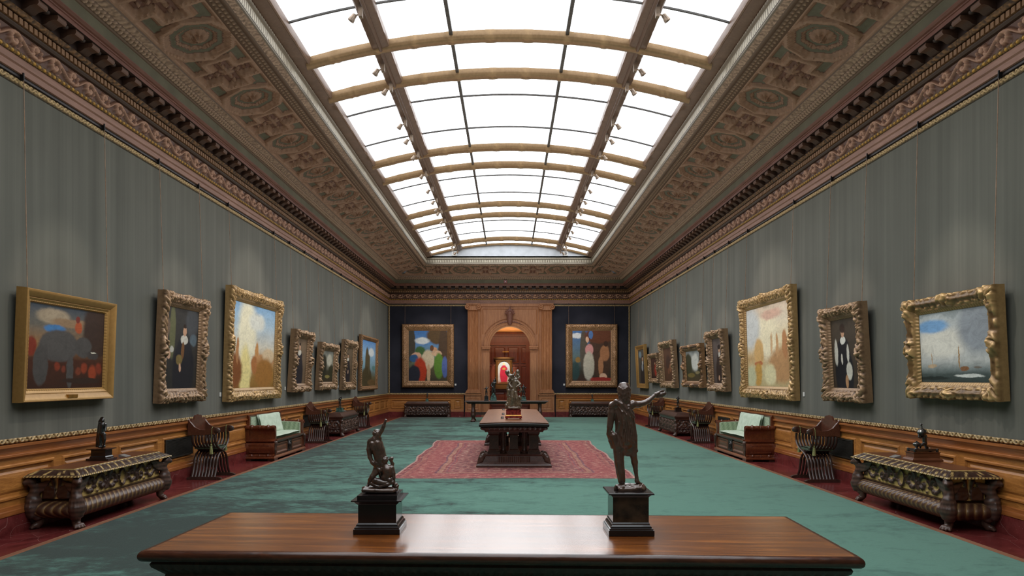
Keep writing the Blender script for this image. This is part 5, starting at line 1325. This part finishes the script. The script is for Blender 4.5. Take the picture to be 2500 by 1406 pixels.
for pts, r in (([(330, 380), (352, 440), (392, 500)], 13), ([(200, 330), (250, 420), (262, 560), (250, 700), (300, 860)], 11), ([(225, 340), (300, 450), (330, 600), (320, 740), (350, 870)], 11), ([(250, 350), (345, 480), (372, 620), (385, 760), (410, 860)], 10),
               ([(190, 400), (215, 540), (205, 680), (240, 820)], 10), ([(270, 520), (285, 640), (270, 760), (290, 860)], 9), ([(350, 560), (355, 680), (345, 800)], 9), ([(310, 480), (345, 560), (400, 690)], 9),
               ([(190, 880), (200, 1000), (215, 1120), (235, 1220)], 10), ([(225, 900), (236, 1020), (252, 1140), (262, 1225)], 9), ([(255, 900), (262, 1010), (280, 1120)], 9), ([(205, 820), (300, 895), (380, 895), (428, 868)], 13)):
    fold(pts, r)
for i in range(13):     # strands of hair
    a = (i / 12 - .5) * 2.9; w = 7 * math.sin(i * 2.1); j = 16 * math.sin(i * 5.3)
    body.append([(287 + 44 * math.sin(a), 88, 14 - 44 * math.cos(a), 7), (287 + 74 * math.sin(a) + w * .4, 148 + j, 12 - 74 * math.cos(a), 8), (287 + 68 * math.sin(a) - w * .6, 205 + j, 0 - 66 * math.cos(a), 9), (287 + 60 * math.sin(a) + w, 250 + j, -8 - 58 * math.cos(a), 9), (287 + 56 * math.sin(a) - w, 285 + j * .5, -12 - 54 * math.cos(a), 9), (287 + 62 * math.sin(a) + w, 318, -8 - 50 * math.cos(a), 6)])
body += fingers(715, 197, 40, .93, -.30, 6.5, 50, 4, 11, 1) + fingers(150, 812, 32, .3, .95, 7, 42, 4, 11, -1)
figure('figure', body, M['br2'], t, .0021, .0046, (0, 0, PH), S, (330, 1334))
figure('held_shell', [[(690, 238, 46, 26), (730, 222, 48, 34), (768, 205, 46, 24)], [(760, 215, 44, 20)]], M['br'], t, .0024, .004, (0, 0, PH), S, (330, 1334))

# three struggling figures
t = thing('wrestling_bronze', 'dark bronze group of struggling men, one raising a fist, on black pedestal, near table', 'statue', (-.689, 3.735, ZT + .0015), 0, 'bronzes standing on tables and chests')
PH = .1985
plinth(t, M['ebony'], [(.121, .121, 0), (.121, .121, .026), (.116, .116, .028), (.116, .116, .034), (.109, .109, .040), (.107, .107, .048), (.101, .101, .055)], 'pedestal_base')
plinth(t, M['ebony'], [(.0995, .0995, .0555), (.0995, .0995, .150)], 'pedestal_block')
plinth(t, M['ebony'], [(.101, .101, .1505), (.108, .108, .157), (.116, .116, .166), (.131, .131, .170), (.131, .131, .176), (.104, .104, .1765), (.104, .104, PH)], 'pedestal_cap')
S = .000309
rock = [[(225, 1290, -60, 52), (400, 1296, -60, 54), (600, 1292, -60, 54), (735, 1296, -60, 50)], [(220, 1296, 60, 52), (470, 1296, 60, 56), (730, 1296, 60, 50)], [(205, 1290, 0, 52), (330, 1305, 20, 42), (470, 1310, 0, 38), (600, 1305, -10, 40), (740, 1300, 10, 40)], [(200, 1300, -110, 38), (420, 1305, -120, 36), (700, 1310, -110, 36)], [(220, 1310, 110, 38), (480, 1310, 130, 36), (740, 1310, 110, 36)], [(190, 1275, -40, 36)], [(760, 1290, -90, 30)]]
figure('rock_base', rock, M['br'], t, .003, .006, (0, 0, PH), S, (475, 1352))
b1 = [
    [(462, 880, 4, 86), (468, 750, 8, 108), (436, 630, 8, 112), (402, 520, 5, 112), (384, 450, 0, 88)], [(300, 470, 10, 58), (380, 440, 0, 70), (440, 420, -5, 56)],
    [(396, 334, 5, 62), (405, 314, 20, 60)], [(385, 420, 0, 44), (400, 350, 10, 42)], [(440, 325, 55, 10), (448, 340, 64, 9)], [(438, 372, 40, 22)], [(352, 330, 12, 9)],
    [(410, 410, -30, 46), (450, 350, -38, 40), (505, 270, -40, 34)], [(505, 270, -40, 34), (535, 200, -42, 32), (560, 130, -40, 20)], [(562, 118, -40, 20), (566, 104, -38, 18)],
    [(290, 490, 10, 52), (276, 600, -10, 46), (294, 735, -30, 37)], [(294, 735, -30, 37), (342, 830, -50, 34), (410, 905, -60, 23)], [(415, 908, -60, 22), (440, 915, -62, 20)],
    [(430, 900, 10, 78), (400, 985, -20, 62), (340, 1070, -60, 44)], [(340, 1070, -60, 43), (302, 1130, -30, 42), (264, 1210, 10, 25)], [(262, 1222, 10, 23), (238, 1236, -20, 18)],
    [(440, 900, 40, 64), (470, 1010, 50, 50), (490, 1150, 60, 40), (500, 1240, 60, 24)],
]
b1 += [[(335, 500, -66, 46), (360, 590, -78, 34)], [(435, 490, -72, 44), (462, 590, -78, 32)], [(415, 850, -26, 74)], [(500, 860, -22, 70)]]
b1 += curls(400, 322, 12, 58, 80, 10, 5, .35) + fingers(568, 98, -38, .25, -.97, 5, 16, 4, 7.5, 1) + fingers(440, 918, -66, .9, .35, 5.5, 28, 4, 8, -1)
figure('standing_man', b1, M['br'], t, .0017, .0040, (0, 0, PH), S, (475, 1352))
b2 = [
    [(560, 900, -20, 62), (590, 960, -25, 88), (600, 1040, -30, 82), (570, 1090, -40, 76)], [(500, 930, -30, 50), (590, 915, -20, 56), (660, 930, -10, 50)], [(545, 802, -30, 60), (548, 786, -22, 58)], [(550, 870, -25, 40), (548, 820, -25, 40)],
    [(670, 940, -10, 46), (700, 1020, -30, 37), (712, 1090, -50, 28), (715, 1150, -60, 22)], [(715, 1160, -62, 20), (725, 1172, -66, 16)], [(650, 930, 30, 40), (678, 860, 20, 30), (655, 800, 0, 24)], [(655, 776, -4, 38), (668, 764, -6, 33)], [(505, 935, -40, 42), (470, 960, -60, 34), (440, 930, -66, 24)],
    [(560, 1090, -50, 62), (640, 1130, -70, 46), (690, 1170, -80, 32)], [(690, 1170, -80, 30), (600, 1200, -100, 30), (470, 1240, -110, 20)],
]
b2 += curls(546, 784, -26, 56, 84, 10, 9, .5) + fingers(660, 766, -16, -.4, .9, 6, 22, 4, 8, 1) + fingers(722, 1172, -66, .3, .95, 5, 22, 4, 7, 1)
figure('crouching_man', b2, M['br'], t, .0017, .0040, (0, 0, PH), S, (475, 1352))
b3 = [[(390, 1145, -40, 66), (450, 1160, -60, 62), (540, 1180, -70, 54), (620, 1180, -60, 50)], [(610, 1170, -60, 44), (680, 1170, -40, 38), (740, 1205, -60, 30)], [(330, 1190, -60, 36), (420, 1230, -90, 26), (480, 1240, -100, 20)], [(345, 1160, -20, 46)], [(750, 1210, -70, 36), (765, 1240, -80, 32)], [(700, 1240, -30, 26), (770, 1260, -50, 22)]]
b3 += curls(757, 1222, -74, 38, 50, 8, 3)
figure('fallen_man', b3, M['br'], t, .0017, .0040, (0, 0, PH), S, (475, 1352))

# tall group on the centre table
t = thing('tall_bronze_group', 'glossy brown bronze of entwined figures on a red and gilt base, centre table', 'statue', (.085, 13.5, .0225 + .842 + .021), 0, 'bronzes standing on tables and chests')
plinth(t, M['redmar'], [(.162, .13, .018), (.162, .13, .05), (.150, .12, .055)], 'red_plinth')
plinth(t, M['gilt2'], [(.152, .122, .0555), (.156, .126, .062), (.150, .12, .072), (.146, .116, .078)], 'gilt_band')
plinth(t, M['redmar'], [(.143, .113, .0785), (.143, .113, .165), (.152, .122, .17), (.152, .122, .178)], 'red_block')
for e in (-1, 1):
    for f in (-1, 1):
        mb = MB(); mb.lathe([(0, 0), (.014, .002), (.018, .01), (.014, .0175), (0, .0178)], (e * .13, f * .1, 0), 10); mb.build('ball_foot', M['gilt2'], t, 60)
S = .00157
rock = [[(430, 1090, 0, 22), (500, 1095, -20, 24), (580, 1092, 0, 22)], [(440, 1092, 35, 22), (580, 1092, 35, 22)], [(450, 1090, -50, 18), (560, 1090, -50, 18)], [(425, 1050, 0, 16), (415, 1040, 0, 8)]]
figure('rock_base', rock, M['brg'], t, .007, .008, (0, 0, .178), S, (507, 1114))
g = [[(500, 1045, 0, 60), (500, 980, -5, 56), (508, 900, 0, 46), (520, 830, 0, 44), (530, 775, 0, 42)], [(450, 1060, -10, 40), (420, 1064, -16, 22)], [(560, 1050, 0, 38), (585, 1060, 6, 26)], [(470, 1060, -40, 30), (490, 960, -50, 26), (500, 880, -46, 18)], [(540, 1060, -40, 28), (545, 980, -44, 24), (535, 900, -40, 16)], [(440, 1060, 10, 30), (460, 990, 10, 34), (470, 920, 10, 30)], [(570, 1060, 10, 30), (560, 980, 10, 30)],
     [(490, 750, -6, 30), (540, 745, -6, 28)], [(545, 750, -10, 22), (575, 785, -26, 17), (590, 800, -36, 15)], [(590, 800, -36, 15), (560, 822, -52, 12), (540, 835, -58, 9)], [(470, 770, 0, 20), (455, 800, -10, 16), (480, 840, -40, 12)],
     [(430, 654, 0, 27), (434, 664, 4, 26)], [(558, 648, 0, 25), (560, 658, 2, 24)], [(446, 686, 4, 24), (492, 716, -8, 27), (520, 745, -4, 30)], [(552, 684, 0, 20), (540, 720, 0, 24)], [(470, 735, 10, 20), (500, 760, 5, 28), (530, 750, 0, 30)], [(456, 790, 6, 18), (440, 850, 4, 22), (452, 930, 0, 24)],
     [(470, 700, -26, 16), (505, 690, -34, 13), (520, 660, -30, 10)], [(566, 690, -14, 17), (580, 716, -22, 13), (560, 732, -28, 10)], [(450, 690, -22, 14), (462, 730, -32, 12), (446, 756, -26, 9)], [(492, 640, -16, 8), (490, 612, -14, 6), (489, 596, -12, 4)],
     [(450, 880, -20, 22), (440, 940, -14, 20), (470, 960, -20, 16)], [(585, 840, 0, 14), (600, 870, -6, 12), (585, 900, -10, 12)], [(580, 960, -10, 18), (600, 985, -14, 12)], [(430, 1035, -10, 14), (405, 1055, -14, 8)]]
g += curls(430, 652, 0, 24, 30, 5, 2, .4) + curls(558, 646, 0, 22, 30, 5, 3, .4)
figure('entwined_figures', g, M['brg'], t, .0052, .006, (0, 0, .178), S, (507, 1114))
for i, (x, y, lab) in enumerate(((-.135, 13.62, 'small black folded label stand on the centre table, closest to the front end'), (-.13, 15.1, 'small black folded label stand on the centre table, middle of the row of stands'), (-.14, 17.2, 'small black folded label stand on the centre table, farthest from the front end'))):
    st = thing('label_stand', lab, 'label stand', (x, y, .0225 + .8615), .3)
    mb = MB(); mb.prism([(-.025, 0), (.025, 0), (.021, .003), (-.004, .038), (-.009, .038)], -.026, .026, 'x'); mb.build('holder', M['black'], st)
    mb = MB(); mb.grid(np.array([[(-.022, -.0235, .006), (-.022, -.0115, .034)], [(.022, -.0235, .006), (.022, -.0115, .034)]])); mb.build('card', M['grey'], st)

# simple standing nude figure used for the small bronzes, units: figure height 100
def small_figure(pose, arm_l, arm_r, extra=()):
    lean = pose
    b = [[(0, 48, 0, 8.5), (lean * .4, 62, 0, 8), (lean, 76, 0, 9.5)], [(lean - 9, 79, 0, 4.6), (lean, 80, 0, 6), (lean + 9, 79, 0, 4.6)], [(lean * 1.1, 84, 0, 4), (lean * 1.2, 90, 0, 5.8), (lean * 1.2, 94, 1, 5.4)],
         [(-4.5, 47, 0, 6.8), (-6, 27, -1, 4.6), (-6.5, 18, 1, 4.2), (-7, 4, 0, 2.8)], [(-7, 2, 0, 2.6), (-8.5, 1.5, -5, 2.0)], [(4.5, 47, 0, 6.8), (8, 28, -3, 4.6), (7, 18, 0, 4.2), (8, 4, 3, 2.8)], [(8, 2, 3, 2.6), (9.5, 1.5, -2, 2.0)]]
    for sg, arm in ((-1, arm_l), (1, arm_r)):
        p = [(lean + sg * 10, 78, 0, 4.2)] + [(a, c, d, r) for a, c, d, r in arm]; b.append(p)
    b += [list(e) for e in extra]
    return [[(x, 100 - z, d, r) for x, z, d, r in c] for c in b]
def statuette(label, loc, H, pose, al, ar, pl, extra=(), mat='brb', rz=0, k=None, base=True, fig='figure'):
    t = thing('small_bronze', label, 'statuette', loc, rz, 'bronzes standing on tables and chests')
    pm, levels = pl
    top = levels[-1][2]
    plinth(t, M[pm], levels)
    fh = H - top - .015
    s = fh / 100
    figure(fig, small_figure(pose, al, ar, extra), M[mat], t, fh / 95, fh / 90, (0, 0, top + .012), s, (0, 100))
    if base:
        figure('rock_base', [[(-9, 97, 0, 4.5), (0, 98, 3, 5), (9, 97, 0, 4.5)], [(-5, 98, -6, 4), (6, 98, 6, 4)]], M[mat], t, fh / 55, fh / 50, (0, 0, top + .013), s, (0, 100))
    return t
# nearest chest on the left: cloaked figure with arm over the head
statuette('small dark bronze figure shading its head, on black plinth on the nearest left chest', (-5.01, 8.56, .6625), .52, 3,
          [(-7, 88, 0, 3.6), (1, 100, -3, 2.8), (7, 102, -3, 2.4)], [(15, 68, -2, 3.4), (17, 56, -8, 2.6)],
          ('ebony', [(.135, .10, 0), (.135, .10, .022), (.10, .085, .025), (.098, .083, .04), (.088, .075, .055), (.086, .074, .125), (.10, .085, .13), (.125, .105, .135), (.125, .105, .143)]),
          [[(-6, 76, 4, 8), (-10, 50, 6, 9), (-15, 24, 8, 8), (-20, 4, 8, 5)], [(-2, 60, 6, 9), (-6, 30, 8, 9), (-10, 6, 8, 6)], [(12, 44, -6, 6), (15, 28, -8, 4.5), (12, 12, -6, 3)]], 'brb')
statuette('small dark bronze figure on a grey green plinth on the dark left wall chest', (-5.08, 20.9, .6735), .46, 4, [(-13, 66, -3, 3.4), (-8, 56, -8, 2.6)], [(16, 88, -3, 3.2), (12, 98, -5, 2.6)],
          ('verd', [(.11, .11, 0), (.11, .11, .02), (.09, .09, .03), (.085, .085, .11), (.09, .09, .12)]), (), 'brb')
statuette('small dark bronze nude on a dark plinth on the dark right wall chest', (5.08, 20.95, .6735), .48, 0, [(-15, 74, -3, 3.4), (-7, 88, -5, 2.6)], [(15, 72, -3, 3.4), (8, 62, -8, 2.6)],
          ('ebony', [(.10, .10, 0), (.10, .10, .02), (.085, .085, .03), (.082, .082, .11), (.092, .092, .12)]), (), 'brb')
statuette('tiny dark bronze figure on the chest under the painting with green drapery', (-3.57, 30.33, .6735), .38, 2, [(-12, 70, -3, 3.4), (-6, 90, -5, 2.6)], [(14, 64, -3, 3.4), (9, 52, -6, 2.6)], ('verd', [(.07, .07, 0), (.06, .06, .02), (.055, .055, .11)]), (), 'brb')
statuette('tiny dark bronze figure on the chest under the painting with red drapery', (3.62, 30.33, .6735), .33, -2, [(-14, 66, -3, 3.4), (-10, 52, -5, 2.6)], [(13, 68, -3, 3.4), (7, 58, -6, 2.6)], ('verd', [(.07, .07, 0), (.06, .06, .02), (.055, .055, .10)]), (), 'brb')
# far table
ZF = .0125 + .807
statuette('small dark bronze with spread arms on black block, leftmost bronze on the far table', (-.87, 26.62, ZF), .56, 0, [(-17, 68, 0, 3.4), (-26, 74, -3, 2.6)], [(16, 82, 0, 3.4), (20, 96, -3, 2.6)], ('black', [(.085, .085, 0), (.085, .085, .03), (.075, .075, .04), (.075, .075, .17), (.08, .08, .18)]), (), 'brb')
t = statuette('tall dark bronze with raised arm on a green marble rock, on the far table', (-.60, 26.78, ZF), .83, 3, [(-13, 64, -3, 3.6), (-5, 54, -6, 2.8)], [(14, 92, 0, 3.4), (10, 108, 0, 2.8)], ('verd', [(.125, .11, 0), (.12, .105, .05), (.11, .10, .14)]), [[(-4, 44, 4, 8), (-6, 20, 5, 7), (-6, 4, 4, 6)]], 'brb')
figure('rock_mount', [[(-60, 0, 0, 45), (60, 0, 0, 40)], [(-30, -60, 0, 45), (40, -50, 10, 40)], [(0, -110, 0, 40)]], M['verd'], t, .012, .02, (0, 0, .15), .001, (0, 0))
statuette('small dark bronze nude on a grey green block, rightmost bronze on the far table', (.55, 26.7, ZF), .62, 0, [(-14, 62, 0, 3.4), (-12, 50, -4, 2.6)], [(17, 70, 0, 3.4), (25, 78, -3, 2.6)], ('verd', [(.12, .11, 0), (.12, .11, .03), (.09, .09, .05), (.085, .085, .15), (.10, .10, .16)]), (), 'brb')
t = thing('lion_bronze', 'small dark bronze crouching beast beside the rightmost bronze on the far table', 'statuette', (.31, 26.45, ZF))
plinth(t, M['ebony'], [(.10, .06, 0), (.095, .055, .02)])
figure('beast', [[(-55, -75, 0, 30), (0, -80, 0, 30), (50, -95, 0, 32)], [(62, -135, 0, 34), (84, -130, 0, 20)], [(50, -90, 20, 18), (60, -40, 22, 13), (75, -10, 22, 14)], [(50, -90, -20, 18), (60, -40, -22, 13), (75, -10, -22, 14)], [(-50, -60, 20, 24), (-30, -30, 26, 16), (-20, -8, 26, 14)], [(-50, -60, -20, 24), (-30, -30, -26, 16), (-20, -8, -26, 14)], [(-80, -60, 0, 8), (-95, -20, 0, 7)], [(55, -165, 14, 9)], [(55, -165, -14, 9)]], M['brb'], t, .008, .012, (0, 0, .02), .001, (0, 0))

# kneeling bearer with globe, nearest chest on the right
t = thing('kneeling_bronze', 'dark bronze kneeling man bearing a globe beside an urn, on the nearest right chest', 'statuette', (5.03, 8.47, .6625), 0, 'bronzes standing on tables and chests')
plinth(t, M['sofa_front'], [(.185, .11, 0), (.185, .11, .02), (.17, .10, .035), (.155, .088, .045), (.155, .088, .10), (.165, .095, .105), (.165, .095, .112)])
mb = MB(); mb.box(-.14, .14, -.075, .075, .125, .15)
bs = mb.build('bronze_base', M['brb'], t)
for e in (-1, 1):
    for f in (-1, 1):
        mb = MB(); mb.lathe([(.012, 0), (.018, .008), (.014, .02), (.02, .03), (.014, .04)], (e * .135, f * .07, .1125), 8); mb.build('foot', M['brb'], t, 60)
S = .000425
o_ = (790, 880)
figure('kneeling_figure', [[(850, 720, 0, 58), (840, 640, -10, 56), (830, 570, -15, 62)], [(790, 555, -20, 36), (840, 545, -15, 46), (880, 550, -10, 36)], [(800, 520, -40, 34), (790, 500, -42, 32)],
       [(860, 730, -10, 52), (770, 760, -40, 42), (690, 800, -50, 32)], [(690, 800, -50, 30), (700, 850, -40, 24)], [(870, 740, 20, 50), (900, 800, 40, 40), (960, 860, 60, 26)], [(960, 860, 60, 24), (990, 890, 70, 16)], [(870, 800, 0, 34), (885, 870, 0, 24)],
       [(770, 560, -30, 30), (690, 565, -50, 26), (645, 545, -50, 22)], [(645, 545, -50, 21), (650, 480, -40, 16)], [(880, 560, 0, 30), (890, 520, 0, 24), (860, 480, 0, 18)]], M['brb'], t, .0035, .004, (0, 0, .15), S, o_)
mb = MB(); mb.lathe([(0, -.052), (.02, -.048), (.04, -.034), (.05, -.012), (.056, -.004), (.056, .006), (.05, .012), (.042, .032), (.02, .048), (.006, .053), (.005, .085), (0, .085)], (-.012, -.005, .343), 18); mb.build('globe', M['brb'], t, 40)
figure('finial_figure', [[(760, 260, 0, 10), (765, 300, 0, 8)], [(750, 200, 0, 20), (755, 230, 0, 16)], [(735, 190, 0, 12), (720, 215, 0, 10)], [(765, 185, 0, 12), (790, 205, 0, 9)], [(750, 175, 0, 15)]], M['brb'], t, .004, .005, (0, 0, .15), S, o_)
mb = MB(); mb.lathe([(0, 0), (.022, .0), (.012, .012), (.014, .02), (.036, .036), (.043, .05), (.043, .055), (.045, .058), (.04, .066), (.02, .08), (.008, .084), (.010, .092), (0, .098)], (-.09, -.03, .1505), 14); mb.build('urn', M['brb'], t, 40)

for x, y, z, r, lab in ((-4.93, 8.92, .6625, PI / 2, 'small grey label plate lying on the nearest left chest beside the bronze'), (4.90, 8.83, .6625, -PI / 2, 'small grey label plate lying on the nearest right chest beside the bronze'), (-5.0, 21.15, .6735, PI / 2, 'small grey label plate lying on the left carved chest beside the bronze')):
    st = thing('label_plate', lab, 'label', (x, y, z), r)
    mb = MB(); mb.prism([(-.05, 0), (.04, 0), (.04, .028), (.03, .03), (-.05, .006)], -.06, .06, 'x'); mb.build('plate', M['grey'], st)
# ================================================================== light and camera
w = bpy.data.worlds.new('world'); bpy.context.scene.world = w
w.use_nodes = True; w.node_tree.nodes['Background'].inputs[0].default_value = (.8, .85, .9, 1); w.node_tree.nodes['Background'].inputs[1].default_value = .05
def area(name, loc, rot, sx, sy, power, col=(1, 1, 1), spec=0.0):
    l = bpy.data.lights.new(name, 'AREA'); l.shape = 'RECTANGLE'; l.size, l.size_y = sx, sy; l.energy = power; l.color = col; l.specular_factor = spec
    o = bpy.data.objects.new(name, l); COL.objects.link(o); o.location = loc; o.rotation_euler = rot; return o
def spot(name, loc, target, power, ang, col=(1, .85, .65), r=.05, blend=.5):
    l = bpy.data.lights.new(name, 'SPOT'); l.energy = power; l.spot_size = math.radians(ang); l.spot_blend = blend; l.color = col; l.shadow_soft_size = r
    o = bpy.data.objects.new(name, l); COL.objects.link(o); o.location = loc
    o.rotation_euler = (Vector(target) - Vector(loc)).to_track_quat('-Z', 'Y').to_euler(); return o
# unseen fill added to brighten the ceiling, not fixtures of the gallery
for y in (4, 12, 20, 27):
    area('added_fill', (0, y, 1.9), (PI, 0, 0), 6.5, 6, 80, (1, .90, .80))
for side, s_, z_, sz in PICS:
    src = wp(side, s_, 3.2, 6.7) if side != 'B' else (s_ * .7, 26.6, 6.75)
    dist = (Vector(src) - Vector(wp(side, s_, 0, z_))).length
    spot('picture_spot', src, wp(side, s_, .1, z_), 260 * (dist / 5.4) ** 2, 2 * math.degrees(math.atan((sz * .62 + .25) / dist)), (1, .93, .82), .06, .55)
area('room_lamp', (0, 33.5, 4.0), (0, 0, 0), 2.5, 2.5, 55, (1, .74, .5))
area('room_uplamp', (0, 33.5, 3.0), (PI, 0, 0), 3, 3, 60, (1, .66, .36))
spot('painting_lamp', (-.3, 34.0, 3.9), (-.27, 36, 1.95), 420, 30)
cam = bpy.data.cameras.new('camera'); cam.sensor_width = 36; cam.lens = 36 * F / 2500
cam.shift_x = (1250 - VX) / 2500; cam.shift_y = (VY - 703) / 2500; cam.clip_start = .05; cam.clip_end = 200
co = bpy.data.objects.new('camera', cam); COL.objects.link(co); co.location = (0, 0, EYE); co.rotation_euler = (PI / 2, 0, 0)
sc = bpy.context.scene; sc.camera = co
sc.view_settings.view_transform = 'Standard'; sc.view_settings.look = 'None'; sc.view_settings.exposure = .14; sc.view_settings.gamma = 1
try:
    sc.cycles.use_denoising = True; sc.cycles.denoiser = 'OPENIMAGEDENOISE'
    sc.cycles.max_bounces = 8; sc.cycles.diffuse_bounces = 5; sc.cycles.glossy_bounces = 3
except Exception: pass
